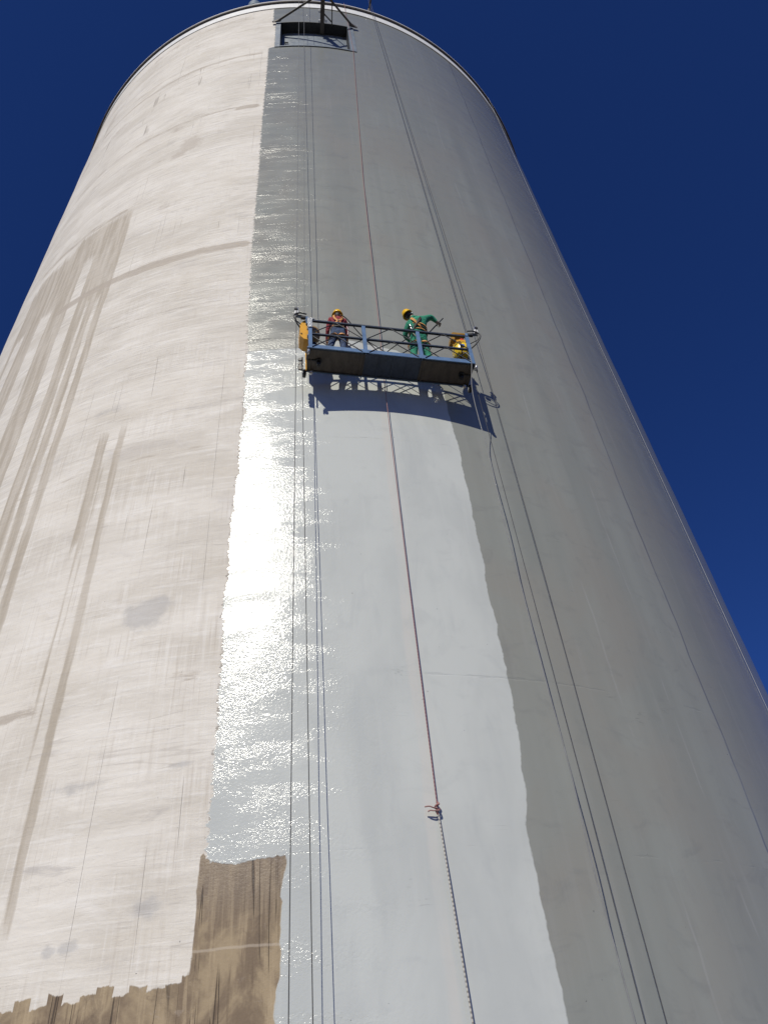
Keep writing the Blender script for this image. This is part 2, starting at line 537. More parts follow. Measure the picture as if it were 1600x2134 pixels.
    # --- relief (metres)
    band = g.mul(g.ss(g.add(g.N(0.42, 3.0, 5, 50.0, 0.62, 0.3), g.mul(g.attr('ring'), 0.12)), 0.575, 0.66), g.ss(g.N(0.5, 0.35, 3, 51.0), 0.36, 0.6, 0.25, 1.0))
    patch = g.ss(g.N(0.9, 3.0, 5, 52.0, 0.66, 0.3), 0.42, 0.64)
    rough_ = g.N(9, 9, 5, 53.0, 0.7, 0.4)                    # broken trowel ridges that catch the sun
    pebble = g.N(25, 23, 3, 54.0, 0.70)                       # roller stipple of the top coat
    leftish = g.ss(g.u, 1.5, -0.7, 0.07, 1.0)
    ridged = g.mul(band, g.mul(leftish, g.ss(g.v, 10.0, 16.0, 0.0, 1.0)))
    ringpeb = g.mul(g.ss(g.add(g.attr('ring'), g.mul(c5(g.N(1.5, 6, 4, 56.0, 0.65)), 1.1)), 0.45, 0.75), leftish)
    hg = g.add(g.mul(rough_, g.mul(ridged, 0.021)), g.mul(c5(pebble), g.add(g.mul(leftish, 0.0028), g.mul(g.mx(g.mul(patch, leftish), g.mul(ringpeb, 0.8)), 0.0072))))
    hg = g.add(hg, g.add(g.mul(c5(fine), 0.0004), g.mul(c5(vert), 0.0009)))
    hg = g.add(hg, g.add(g.mul(gj, -0.003), g.mul(g.ss(seam, -0.03, 0.03), -0.006)))
    highz = g.ss(g.v, 10.0, 22.0, 0.35, 1.0)
    hc = g.add(g.mul(c5(horiz), g.mul(highz, 0.017)), g.add(g.mul(c5(mid), 0.006), g.mul(c5(fine), 0.0016)))
    hc = g.add(hc, g.add(g.mul(c5(vert), g.add(0.002, g.mul(lowz, 0.0045))), g.mul(c5(horiz2), 0.010)))
    hc = g.add(hc, g.mul(c5(hl), g.mul(hm, 0.016)))
    hc = g.add(hc, g.add(g.mul(c5(rough_), g.mul(band, 0.010)), g.add(g.mul(pin, -0.004), g.mul(ckm, -0.004))))
    hb = g.add(g.mul(c5(mid), 0.0025), g.add(g.mul(c5(vert), 0.004), g.add(g.mul(c5(fine), 0.003), g.mul(bc, -0.006))))
    H = g.m('MULTIPLY_ADD', pm, g.sub(g.add(hg, 0.0012), hc), hc)
    H = g.m('MULTIPLY_ADD', bm_, g.sub(hb, H), H)
    nrm = g.bump(H, 1.0, 1.0)
    g.bsdf.inputs['Specular IOR Level'].default_value = 0.42
    return g.out(Base_Color=col, Roughness=rgh, Normal=nrm)

# ------------------------------------------------------------------ silo wall mesh with paint maps as surface attributes
EDGE_LEFT = [(-1.39, 41.55), (-1.37, 39.4), (-1.26, 39.1), (-1.26, 35.98), (-1.49, 35.88), (-1.49, 32.83), (-1.5, 30.17), (-1.51, 27.4), (-1.49, 24.46), (-1.5, 20.86), (-1.51, 20.25), (-1.47, 18.12), (-1.45, 16.37), (-1.4, 15.49), (-1.45, 14.66), (-1.41, 14.17), (-1.43, 13.72), (-1.36, 13.41), (-1.43, 13.02), (-1.43, 12.58), (-1.41, 11.92), (-1.44, 11.43), (-1.46, 11.0), (-1.48, 10.08), (-1.45, 9.47), (-1.49, 8.95), (-1.49, 8.58), (-1.45, 8.34), (-1.45, 7.16), (-1.44, 6.83), (-1.46, 6.14), (-1.43, 5.79), (-1.46, 5.48), (-1.45, 4.95), (-1.46, 4.4), (-1.47, 4.02), (-1.49, 3.67), (-1.44, 3.33), (-1.44, 0.0)]
BARE_TOP = [(-1.60, 5.06), (-1.45, 5.02), (-1.21, 4.92), (-1.04, 4.93), (-0.81, 4.95), (-0.48, 4.98), (0.0, 5.0)]
BARE_RIGHT = [(-0.46, 6.0), (-0.47, 4.87), (-0.52, 4.71), (-0.56, 4.51), (-0.51, 4.49), (-0.54, 4.36), (-0.55, 4.18), (-0.54, 4.15), (-0.55, 4.0), (-0.53, 3.95), (-0.54, 3.63), (-0.58, 3.6), (-0.59, 3.44), (-0.59, 0.0)]
WET_TOP = [(-1.6, 15.46), (-0.45, 15.45), (-0.04, 15.54), (0.71, 15.79), (1.15, 15.66), (1.82, 15.52), (2.15, 15.34), (2.69, 14.4), (3.2, 13.6)]
WET_RIGHT = [(2.72, 16.0), (2.72, 13.79), (2.74, 13.32), (2.8, 12.49), (2.78, 11.91), (2.78, 10.31), (2.79, 9.6), (2.75, 8.92), (2.8, 8.47), (2.78, 7.84), (2.8, 7.54), (2.79, 6.95), (2.73, 6.17), (2.7, 5.74), (2.6, 5.26), (2.59, 5.0), (2.62, 4.52), (2.6, 4.06), (2.63, 3.55), (2.63, 0.0)]
# vertical runs of thinner primer: u0, u1, lowest z, top z
DRIPS = [(-7.66, -6.88, 0.0, 24.2), (-6.49, -6.12, 0.0, 24.4), (-6.05, -5.79, 0.0, 24.4), (-5.68, -5.44, 8.0, 24.5), (-8.9, -8.2, 12.0, 23.8), (-9.6, -9.35, 14.0, 23.6),
         (-6.49, -5.42, 19.6, 24.4), (-9.4, -7.2, 20.6, 23.9), (-7.5, -5.6, 22.4, 24.4), (-5.62, -5.56, 5.5, 9.0),
         (-3.98, -3.82, 4.4, 13.6), (-4.42, -4.20, 10.6, 13.6), (-4.30, -4.24, 7.4, 11.0), (-4.17, -4.14, 6.6, 12.6)]
RINGS = [2.43, 4.97, 7.47, 10.05, 12.6, 15.1, 17.7, 20.2, 22.7, 24.55, 27.5, 29.9, 32.3, 34.7, 37.2, 39.8]

def build_wall(parent, mat):
    def lin(a, b, d): return list(np.linspace(a, b, max(2, int(round((b - a) / d)) + 1)))
    half = math.pi * RAD
    us = lin(-half, -16, 0.9)[:-1] + lin(-16, -9.8, 0.09)[:-1] + lin(-9.8, -3.7, 0.03)[:-1] + lin(-3.7, HATCH[0], 0.06)[:-1] + lin(HATCH[0], HATCH[1], 0.065)[:-1] + lin(HATCH[1], 16, 0.085)[:-1] + lin(16, half, 0.9)
    zs = lin(0, 2.6, 0.3)[:-1] + lin(2.6, 6, 0.06)[:-1] + lin(6, HATCH[2], 0.09)[:-1] + lin(HATCH[2], HATCH[3], 0.09)[:-1] + lin(HATCH[3], WALL_TOP, 0.09)
    us, zs = np.array(us), np.array(zs)
    nu, nz = len(us), len(zs)
    U, Z = np.meshgrid(us, zs)
    th = U / RAD
    # the shell is not perfectly true: each slip-formed lift stands a few millimetres in or out
    dev = 0.003 * np.sin(Z * 2.47) + 0.004 * np.sin(Z * 1.13 + 1.0 + th * 3) + 0.003 * np.sin(th * 17 + Z * 0.2)
    hole_fade = np.clip(np.maximum.reduce([HATCH[0] - U, U - HATCH[1], HATCH[2] - Z, Z - HATCH[3]]) / 0.5, 0, 1)
    rad = RAD + dev * hole_fade - 0.004
    co = np.stack([rad * np.sin(th), -rad * np.cos(th), Z], -1).reshape(-1, 3)
    idx = np.arange(nu * nz).reshape(nz, nu)
    quads = np.stack([idx[:-1, :-1], idx[:-1, 1:], idx[1:, 1:], idx[1:, :-1]], -1).reshape(-1, 4)
    uc = 0.5 * (us[:-1] + us[1:])
    zc = 0.5 * (zs[:-1] + zs[1:])
    UC, ZC = np.meshgrid(uc, zc)
    keep = ~((UC > HATCH[0]) & (UC < HATCH[1]) & (ZC > HATCH[2]) & (ZC < HATCH[3]))
    quads = quads[keep.reshape(-1)]
    me = bpy.data.meshes.new('wall')
    me.vertices.add(len(co))
    me.vertices.foreach_set('co', co.astype(np.float32).ravel())
    nf = len(quads)
    me.loops.add(nf * 4)
    me.loops.foreach_set('vertex_index', quads.astype(np.int32).ravel())
    me.polygons.add(nf)
    me.polygons.foreach_set('loop_start', np.arange(nf, dtype=np.int32) * 4)
    me.update(calc_edges=True)
    me.polygons.foreach_set('use_smooth', np.ones(nf, dtype=bool))

    def xz(tbl):
        t = sorted(tbl, key=lambda p: p[1])
        return np.interp(Z, [p[1] for p in t], [p[0] for p in t])
    def zx(tbl):
        t = sorted(tbl, key=lambda p: p[0])
        return np.interp(U, [p[0] for p in t], [p[1] for p in t])
    paint = U - xz(EDGE_LEFT)
    wet = np.minimum(xz(WET_RIGHT) - U, zx(WET_TOP) - Z)
    bare = np.maximum(np.minimum.reduce([U + 1.47, xz(BARE_RIGHT) - U, zx(BARE_TOP) - Z]), np.minimum(-1.44 - U, 3.72 - Z))
    drip = np.full_like(U, -1.0)
    for a, b, z0, z1 in DRIPS:
        drip = np.maximum(drip, np.minimum.reduce([U - a, b - U, (z1 - Z) * 0.10, (Z - z0) * 0.10]))
    def gb(u0, z0, su, sz, w=1.0):
        return w * np.exp(-((U - u0) / su) ** 2 - ((Z - z0) / sz) ** 2)
    def band(z0, t, ua, ub, w):
        f = np.clip((U - ua) / 0.4, 0, 1) * np.clip((ub - U) / 0.25, 0, 1)
        return w * f * np.exp(-((Z - z0) / t) ** 2)
    joint = np.maximum.reduce([band(20.22, 0.19, -7.6, -1.45, 1.2), band(29.95, 0.16, -10, -1.5, 0.62), band(35.4, 0.20, -10.5, -1.5, 0.68), band(38.8, 0.3, -10.5, -1.6, 0.5), band(27.3, 0.12, -9.5, -1.5, 0.42), band(32.4, 0.10, -10, -1.5, 0.45), band(17.7, 0.10, -9.5, -1.5, 0.45), band(12.6, 0.09, -8, -1.5, 0.45), band(20.12, 0.12, -4.9, -3.2, 0.8), band(29.82, 0.17, -2.7, -1.5, 1.25), band(34.75, 0.14, -5.6, -1.5, 0.55),
                               band(24.55, 0.2, -9.8, -5.5, 0.7), band(7.47, 0.14, -6.0, -4.1, 0.8), band(7.62, 0.12, -2.5, -1.62, 0.7), band(30.2, 0.1, -4.5, -2.4, 0.5),
                               band(36.2, 0.22, -8.0, -3.5, 0.55), band(40.4, 0.5, -7.5, -2.0, 0.55), band(15.2, 0.10, -9, -6.9, 0.5)])
    stain = np.maximum.reduce([gb(-3.9, 27.75, 0.5, 0.75), gb(-4.3, 27.2, 0.35, 0.3), gb(-4.6, 29.6, 0.3, 0.35, 0.8), gb(-2.75, 8.84, 0.42, 0.34, 1.1), gb(-2.55, 9.0, 0.3, 0.25), gb(-3.9, 3.98, 0.0001, 0.0001),
                               gb(-3.27, 4.20, 0.10, 0.10, 1.0), gb(-3.02, 4.22, 0.16, 0.09, 1.1), gb(-2.1, 4.55, 0.35, 0.16, 0.85), gb(-9.3, 37.0, 0.5, 0.9, 0.9), gb(-8.0, 33.8, 0.8, 0.5, 0.7), gb(-10.4, 34.2, 0.5, 0.8, 0.9), gb(-4.3, 23.6, 0.3, 0.4, 0.7), gb(-3.3, 6.15, 0.6, 0.12, 0.8), gb(-1.9, 6.25, 0.3, 0.07, 0.8),
                               gb(-4.35, 14.4, 0.5, 0.2, 0.7), gb(-2.3, 14.0, 0.5, 0.15, 0.5)])
    ring = np.zeros_like(U)
    for i, zr in enumerate(RINGS):
        ring = np.maximum(ring, (0.55 + 0.25 * ((i * 37) % 5) / 4) * np.exp(-((Z - zr - 0.03 * np.sin(U * 0.9 + i)) / 0.07) ** 2))
    for nm, arr in (('paint', paint), ('wet', wet), ('bare', bare), ('joint', joint), ('drip', drip), ('stain', stain), ('ring', ring)):
        a = me.attributes.new(nm, 'FLOAT', 'POINT')
        a.data.foreach_set('value', arr.astype(np.float32).ravel())
    a = me.attributes.new('surf', 'FLOAT_VECTOR', 'POINT')
    a.data.foreach_set('vector', np.stack([U, Z, 0 * U], -1).astype(np.float32).ravel())
    return link('wall', me, mat, parent)

silo = empty('concrete_silo', (0, 0, 0), 'huge round concrete silo, half primed cream and half painted grey', 'silo')
build_wall(silo, wall_material())
M_white = simple('white_fascia', (0.78, 0.78, 0.77), 0.45, var=0.10, scale=1.5, stretch=(1, 1, 3))
M_coping = simple('brown_coping', (0.09, 0.075, 0.068), 0.55, var=0.35, scale=2.0)
M_roof = simple('roof_sheet', (0.50, 0.50, 0.50), 0.5, var=0.15, scale=1.0)
M_steelgrey = simple('blue_grey_steel', (0.185, 0.22, 0.26), 0.42, var=0.16, scale=2.0)
M_lining = simple('hatch_lining_shade', (0.03, 0.035, 0.042), 0.6, var=0.3, scale=3.0)  # near-black: the shade inside the recess is put into the colour
FULL = math.pi * RAD
arcstrip('fascia', RAD - 0.10, RAD + 0.03, WALL_TOP + 0.002, WALL_TOP + 0.64, -FULL, FULL, M_white, silo, 200, True)
arcstrip('coping', RAD - 0.2, RAD + 0.105, WALL_TOP + 0.644, WALL_TOP + 0.73, -FULL, FULL, M_coping, silo, 200, True)
arcstrip('roof_edge', RAD - 0.25, RAD + 0.115, WALL_TOP + 0.734, WALL_TOP + 0.80, -FULL, FULL, M_white, silo, 200, True)
bm = bmesh.new()
lathe(bm, [(0, RAD - 0.26), (0.9, 4.0), (1.0, 0.0)], (0, 0, WALL_TOP + 0.75), (0, 0, 1), 96)
obj('roof', bm, M_roof, silo, smooth=True)

# loading hatch near the top: frame, recess lining with shade in its colour and door leaf
u0, u1, z0, z1 = HATCH
fr = arcstrip('hatch_frame', RAD - 0.06, RAD + 0.025, z0, z1, u0 + 0.002, u0 + 0.20, M_steelgrey, silo, 4)
jb = arcstrip('jamb', RAD - 0.06, RAD + 0.025, z0, z1, u1 - 0.24, u1 - 0.002, M_steelgrey, fr, 4)
arcstrip('sill', RAD - REC + 0.002, RAD + 0.035, z0 - 0.02, z0 + 0.05, u0 + 0.203, u1 - 0.243, M_steelgrey, fr, 24)
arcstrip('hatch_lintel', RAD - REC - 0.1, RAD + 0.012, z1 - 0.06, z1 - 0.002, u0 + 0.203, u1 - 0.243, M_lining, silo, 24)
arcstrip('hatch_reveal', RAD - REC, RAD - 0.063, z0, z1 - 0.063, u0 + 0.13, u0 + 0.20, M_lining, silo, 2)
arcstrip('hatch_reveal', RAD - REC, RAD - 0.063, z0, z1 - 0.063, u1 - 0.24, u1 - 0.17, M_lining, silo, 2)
dr = arcstrip('hatch_door', RAD - REC - 0.08, RAD - REC - 0.003, z0, z1 - 0.063, u0 + 0.13, u1 - 0.17, M_steelgrey, silo, 32)
bm = bmesh.new()
p = onwall(u0 + 0.40, z0 + 1.75, -REC + 0.05)
box(bm, p, (0.16, 0.05, 0.04)); box(bm, p + Vector((-0.05, 0, 0)), (0.03, 0.05, 0.14))
obj('door_handle', bm, M_lining, dr, bevel=0.006)

# ------------------------------------------------------------------ hoist bracket above the hatch (a flat triangle sticking out of the wall)
M_oldsteel = simple('weathered_steel', (0.125, 0.115, 0.105), 0.6, 0.3, var=0.35, scale=6.0, col2=(0.085, 0.075, 0.068))
M_bright = simple('galvanised_bolt', (0.75, 0.76, 0.78), 0.35, 0.6, var=0.1)
ZB = 39.02
bk = empty('hoist_bracket', (0.68, -11.6, ZB), 'rusty triangular steel hoist bracket jutting out above the top hatch', 'bracket')
def rel(o, P): return [Vector(p) - o.location for p in P]
tip = Vector((0.758, -13.55, ZB))
apex = Vector((0.752, -13.12, ZB))
bm = bmesh.new()
a, b = rel(bk, [(0.672, -11.60, ZB), tip])
for dz, w, h in ((0.085, 0.17, 0.02), (-0.085, 0.17, 0.02)):
    beam(bm, a + Vector((0, 0, dz)), b + Vector((0, 0, dz)), w, h)
beam(bm, a, b, 0.05, 0.148)
obj('beam', bm, M_oldsteel, bk, bevel=0.004)
fl, fr_ = Vector((-1.233, -11.985, ZB - 0.02)), Vector((2.007, -11.875, ZB - 0.02))
for f in (fl, fr_):
    bm = bmesh.new()
    d = (apex - f).normalized()
    a, b = rel(bk, [f + d * 0.10, apex])
    beam(bm, a, b, 0.075, 0.075)
    obj('stay', bm, M_oldsteel, bk, bevel=0.005)
    n = Vector((f.x, f.y, 0)).normalized()
    t = Vector((-n.y, n.x, 0))
    bm = bmesh.new()
    q = f - bk.location
    v = [bm.verts.new(q + n * 0.01 + t * (s * 0.17) + Vector((0, 0, dz))) for dz in (-0.11, 0.11) for s in (-1, 1)]
    w = [bm.verts.new(q + d * 0.24 + t * (s * 0.045) + Vector((0, 0, dz))) for dz in (-0.05, 0.05) for s in (-1, 1)]
    for A in (v, w):
        bm.faces.new((A[0], A[1], A[3], A[2]))
    for i, j in ((0, 1), (1, 3), (3, 2), (2, 0)):
        bm.faces.new((v[i], v[j], w[j], w[i]))
    obj('foot_plate', bm, M_oldsteel, bk, bevel=0.006)
    for s in (-0.15, 0.15):
        bm = bmesh.new()
        rod(bm, q + t * s + n * 0.0, q + t * s + n * 0.06, 0.035, seg=6)
        obj('bolt', bm, M_bright, bk)
bm = bmesh.new()
a, b = rel(bk, [(1.10, -11.86, ZB + 0.06), (1.115, -12.90, ZB + 0.06)])
beam(bm, a, b, 0.04, 0.04)
obj('tie_bar', bm, M_oldsteel, bk)
bm = bmesh.new()
a, b = rel(bk, [(0.74, -12.35, ZB), (1.10, -12.02, ZB)])
beam(bm, a, b, 0.05, 0.05)
obj('brace', bm, M_oldsteel, bk)
for (x, y) in ((0.575, -12.42), (0.575, -12.06), (0.845, -12.08)):
    bm = bmesh.new()
    q = rel(bk, [(x, y, ZB - 0.05)])[0]
    box(bm, q, (0.09, 0.10, 0.09)); rod(bm, q + Vector((0, 0, -0.09)), q + Vector((0, 0, 0.05)), 0.022, seg=6)
    obj('clamp', bm, M_bright, bk, bevel=0.01)

# roof vent just behind the left part of the rim
M_vent = simple('vent_steel', (0.15, 0.20, 0.25), 0.45, 0.0, var=0.2, scale=2.0)
vt = empty('roof_vent', onwall(-11.55 / 57.3 * RAD, WALL_TOP + 0.75, -0.35), 'blue grey round steel vent on the roof edge', 'vent')
bm = bmesh.new(); rod(bm, (0, 0, 0), (0, 0, 1.5), 0.24, seg=24); obj('pipe', bm, M_vent, vt, smooth=True)
bm = bmesh.new(); lathe(bm, [(0.75, 0.245), (0.75, 0.34), (1.35, 0.34), (1.35, 0.26)], (0, 0, 0), (0, 0, 1), 24); obj('hood', bm, M_vent, vt, smooth=True)

# ------------------------------------------------------------------ the suspended platform
THC = R_(7.15)
ND = Vector((math.sin(THC), -math.cos(THC), 0))
D0, ZF = 12.753, 14.155
gon = empty('suspended_platform', (ND.x * D0, ND.y * D0, ZF), 'blue steel suspended work platform with two yellow end hoists', 'platform', rot=(0, 0, THC))
def gl(x, y, z):
    """platform coordinates (x along, y towards the wall, z above its underside) to world"""
    return Vector((math.cos(THC) * x - math.sin(THC) * y, math.sin(THC) * x + math.cos(THC) * y, z)) + Vector((ND.x * D0, ND.y * D0, ZF))
M_blue = simple('blue_frame_paint', (0.115, 0.205, 0.36), 0.42, var=0.22, scale=7.0, col2=(0.085, 0.15, 0.27))
M_rail = simple('dark_blue_rail', (0.032, 0.048, 0.080), 0.45, var=0.4, scale=9.0, col2=(0.02, 0.028, 0.045))
M_rod = simple('black_brace_steel', (0.020, 0.024, 0.033), 0.5, var=0.4)
M_floor = simple('scuffed_deck_plate', (0.105, 0.088, 0.072), 0.62, var=0.4, scale=3.5, col2=(0.062, 0.053, 0.045), stretch=(3, 0.8, 1))
M_floorb = simple('navy_deck_plate', (0.042, 0.062, 0.105), 0.55, var=0.3, scale=3.0)
M_black = simple('black_rubber', (0.016, 0.016, 0.018), 0.5, var=0.3)
M_yel = simple('hoist_yellow', (0.72, 0.36, 0.028), 0.38, var=0.18, scale=6.0)
M_yel2 = simple('bright_yellow_cover', (0.82, 0.56, 0.02), 0.34, var=0.12, scale=6.0)
M_silver = simple('bare_steel', (0.62, 0.62, 0.63), 0.32, 0.75, var=0.2)
M_wrap = simple('plastic_wrap', (0.55, 0.57, 0.60), 0.22, var=0.35, scale=20.0, bump=0.01)
M_red = simple('red_button', (0.55, 0.03, 0.03), 0.4)
M_tag = simple('blue_label', (0.02, 0.16, 0.55), 0.4)

XP = [-1.70, -0.575, 0.56, 1.655]
W = 0.545
ZT, ZM, TOE = 0.965, 0.50, 0.135
# deck sections
for i in range(3):
    a, b = XP[i], XP[i + 1]
    mt = M_floorb if i == 1 else M_floor
    bm = bmesh.new(); box(bm, ((a + b) / 2, W / 2, 0.022), (b - a - 0.002, W - 0.01, 0.02)); dk = obj('deck_plate', bm, mt, gon, bevel=0.003)
    tag(dk, 'navy deck section with cross ribs' if i == 1 else 'scuffed brown deck section')
    ribs = (0.25, 0.5, 0.75) if i == 1 else (0.06, 0.94)
    for k in ribs:
        bm = bmesh.new(); box(bm, (a + (b - a) * k, W / 2, 0.005), (0.03, W - 0.03, 0.016)); obj('rib', bm, mt, dk, bevel=0.003)
    for y in (0.014, W - 0.014):
        bm = bmesh.new(); box(bm, ((a + b) / 2, y, 0.006), (b - a - 0.016, 0.026, 0.026)); obj('edge_angle', bm, M_rod if i != 1 else M_floorb, dk, bevel=0.003)
    # toe boards: outer one bright blue, wall side one as well
    for y, nm in ((-0.006, 'toe_board'), (W + 0.006, 'toe_board')):
        bm = bmesh.new()
        box(bm, ((a + b) / 2, y, TOE / 2), (b - a - 0.004, 0.010, TOE))
        box(bm, ((a + b) / 2, y + (-0.010 if y < 0.1 else 0.010), 0.006), (b - a - 0.004, 0.022, 0.012))
        obj(nm, bm, M_blue, gon, bevel=0.002)
# posts
for y in (0.0, W):
    for i, x in enumerate(XP):
        if y > 0 and i in (0, 3):
            pass
        bm = bmesh.new()
        w = 0.076 if y == 0 else 0.05
        hgt = ZT - 0.005 if y == 0 else 0.80
        xx = x + (0.034 if i == 0 else -0.034 if i == 3 else 0)
        box(bm, (xx, y, TOE * 0 + hgt / 2 + 0.004), (w, 0.045, hgt))
        if i in (1, 2) and y == 0:                      # splayed foot of the middle posts
            v = box(bm, (xx, y - 0.003, 0.055), (0.125, 0.048, 0.11))
            for q in v:
                if q.co.z > 0.08: q.co.x = xx + (q.co.x - xx) * 0.6
        obj('post', bm, M_blue, gon, bevel=0.004)
# rails
for (y, zt, zm) in ((0.0, ZT, ZM), (W, 0.80, 0.45)):
    for z, r in ((zt, 0.0245), (zm, 0.022)):
        bm = bmesh.new()
        if y == 0 and z == zm:
            for i in range(3):
                beam(bm, (XP[i] + 0.04, y, z), (XP[i + 1] - 0.04, y, z), 2 * r, 2 * r)
        else:
            beam(bm, (XP[0], y, z), (XP[3], y, z), 2 * r, 2 * r)
        obj('top_rail' if z == zt else 'mid_rail', bm, M_rail, gon, bevel=0.006)
# lattice braces
def bay(y, a, b, zt, zm, off):
    c, dx = (a + b) / 2, 0.07
    segs = [((a + dx, zm + .02), (c, zt - .02)), ((c, zt - .02), (b - dx, zm + .02)),
            ((a + dx, 0.05), (c, zm - .02)), ((c, zm - .02), (b - dx, 0.05)),
            ((a + dx, zm - .03), (c - 0.06, 0.05)), ((b - dx, zm - .03), (c + 0.06, 0.05))]
    for k, ((xa, za), (xb, zb)) in enumerate(segs):
        bm = bmesh.new()
        yy = y + (0.017 if k in (4, 5) else -0.0175)
        rod(bm, (xa, yy, za), (xb, yy, zb), 0.0105, seg=8)
        obj('brace', bm, M_rod, gon, smooth=True)
for i in range(3):
    bay(0.0, XP[i], XP[i + 1], ZT, ZM, 0)
    bay(W, XP[i], XP[i + 1], 0.80, 0.45, 0)
# end frames, stirrup arms, locks and hose loops
for sx, xe in ((-1, XP[0]), (1, XP[3])):
    for z in (0.10, ZM, 0.80):
        bm = bmesh.new()
        beam(bm, (xe, 0.03, z), (xe, W - 0.03, z), 0.04, 0.04)
        obj('end_rail', bm, M_blue, gon, bevel=0.004)
    bm = bmesh.new()
    box(bm, (xe + sx * 0.015, 0.09, 1.07), (0.05, 0.07, 0.26))
    beam(bm, (xe + sx * 0.02, 0.09, 1.185), (xe + sx * 0.25, 0.07, 1.20), 0.05, 0.045)
    obj('stirrup_arm', bm, M_blue, gon, bevel=0.005)
    lx = xe + sx * 0.235
    bm = bmesh.new()
    box(bm, (lx, 0.05, 1.265), (0.085, 0.07, 0.12))
    lk = obj('safety_lock', bm, M_wrap if False else M_white, gon, bevel=0.012)
    bm = bmesh.new()
    rod(bm, (lx + sx * 0.0, 0.012, 1.285), (lx, 0.088, 1.285), 0.016, seg=10)
    rod(bm, (lx + sx * 0.0, 0.012, 1.235), (lx, 0.088, 1.235), 0.016, seg=10)
    obj('bolt', bm, M_black, lk)
    bm = bmesh.new()
    rod(bm, (lx + sx * 0.012, 0.0, 1.36), (lx + sx * 0.012, 0.10, 1.36), 0.036, seg=14)
    obj('pulley', bm, M_black, lk, smooth=True)
    bm = bmesh.new()
    tube(bm, smoothpath([(lx - sx * 0.01, 0.03, 1.32), (lx - sx * 0.03, 0.02, 1.40), (lx + sx * 0.02, 0.02, 1.41), (lx + sx * 0.03, 0.03, 1.33)], 4), 0.010, 6)
    obj('guide_bracket', bm, M_silver, lk, smooth=True)
    # limit switch between mast and lock
    bm = bmesh.new(); box(bm, (xe + sx * 0.10, 0.05, 1.12), (0.09, 0.06, 0.07)); obj('limit_switch', bm, M_black, gon, bevel=0.01)
    # two hose loops
    bm = bmesh.new()
    o = sx
    tube(bm, smoothpath([(xe + o * 0.03, 0.03, 1.235), (xe + o * 0.18, 0.01, 1.225), (xe + o * 0.285, 0.01, 1.13), (xe + o * 0.27, 0.02, 0.99), (xe + o * 0.17, 0.10, 0.86), (xe + o * 0.06, 0.2, 0.80)], 6), 0.014, 8)
    obj('hose', bm, M_black, gon, smooth=True)
    bm = bmesh.new()
    tube(bm, smoothpath([(xe + o * 0.05, 0.05, 1.155), (xe + o * 0.17, 0.03, 1.165), (xe + o * 0.255, 0.03, 1.09), (xe + o * 0.23, 0.05, 0.99), (xe + o * 0.12, 0.12, 0.955), (xe + o * 0.02, 0.2, 0.95)], 6), 0.011, 8)
    obj('hose', bm, M_black, gon, smooth=True)
# clear plastic wrapped round the top of the left post
bm = bmesh.new()
v = box(bm, (XP[0] + 0.034, -0.004, 0.84), (0.10, 0.07, 0.30))
bmesh.ops.subdivide_edges(bm, edges=bm.edges[:], cuts=2)
for q in bm.verts:
    q.co += Vector((random.uniform(-.006, .006), random.uniform(-.005, .005), random.uniform(-.01, .01)))
box(bm, (XP[0] + 0.05, 0.0, 1.0), (0.15, 0.08, 0.035))
obj('plastic_wrap', bm, M_wrap, gon, bevel=0.006)
# left hoist: faceted yellow housing with a round hood, black motor beneath
hl = None
bm = bmesh.new()
prism(bm, [(-1.86, 0.56), (-1.86, 0.95), (-1.80, 1.07), (-1.70, 1.16), (-1.66, 1.16), (-1.66, 0.44), (-1.78, 0.46)], 0.10, 0.40)
hl = obj('hoist', bm, M_yel, gon, bevel=0.012); tag(hl, 'ochre yellow hoist with a smooth brown hood')
bm = bmesh.new(); lathe(bm, [(0, 0.26), (0.06, 0.26), (0.14, 0.23), (0.20, 0.16), (0.225, 0.0)], (-1.655, 0.27, 0.86), (1, 0, 0), 28)
for q in bm.verts: q.co.y = 0.27 + (q.co.y - 0.27) * 0.62
obj('hood', bm, simple('brown_hood', (0.38, 0.24, 0.09), 0.32, var=0.25), hl, smooth=True)
bm = bmesh.new(); rod(bm, (-1.63, 0.27, 0.40), (-1.52, 0.27, 0.40), 0.13, seg=20); box(bm, (-1.6, 0.27, 0.22), (0.12, 0.2, 0.25)); obj('motor', bm, M_black, hl, smooth=True)
bm = bmesh.new(); rod(bm, (-1.83, 0.085, 0.62), (-1.83, 0.11, 0.62), 0.016, seg=10); obj('bolt', bm, M_black, hl)
# right hoist: bright round cover with black straps, open lid above with shade in its colour
bm = bmesh.new()
v = box(bm, (1.59, 0.27, 0.95), (0.20, 0.26, 0.26))
hr = obj('hoist', bm, M_yel, gon, bevel=0.02); tag(hr, 'bright yellow drum shaped hoist under a raised lid')
bm = bmesh.new(); lathe(bm, [(-0.20, 0.0), (-0.195, 0.15), (-0.13, 0.245), (0.0, 0.275), (0.10, 0.262), (0.135, 0.18), (0.14, 0.0)], (1.575, 0.25, 0.76), (1, 0, 0), 28)
for q in bm.verts: q.co.y = 0.25 + (q.co.y - 0.25) * 0.72
dr_ = obj('drum_cover', bm, M_yel2, hr, smooth=True)
for xx in (-0.085, 0.075):
    bm = bmesh.new(); lathe(bm, [(xx - 0.012, 0.255), (xx - 0.012, 0.274), (xx + 0.012, 0.274), (xx + 0.012, 0.255)], (1.575, 0.25, 0.76), (1, 0, 0), 28)
    for q in bm.verts: q.co.y = 0.25 + (q.co.y - 0.25) * 0.72
    obj('strap', bm, simple('strap_brown', (0.16, 0.09, 0.02), 0.5), hr, smooth=True)
bm = bmesh.new()
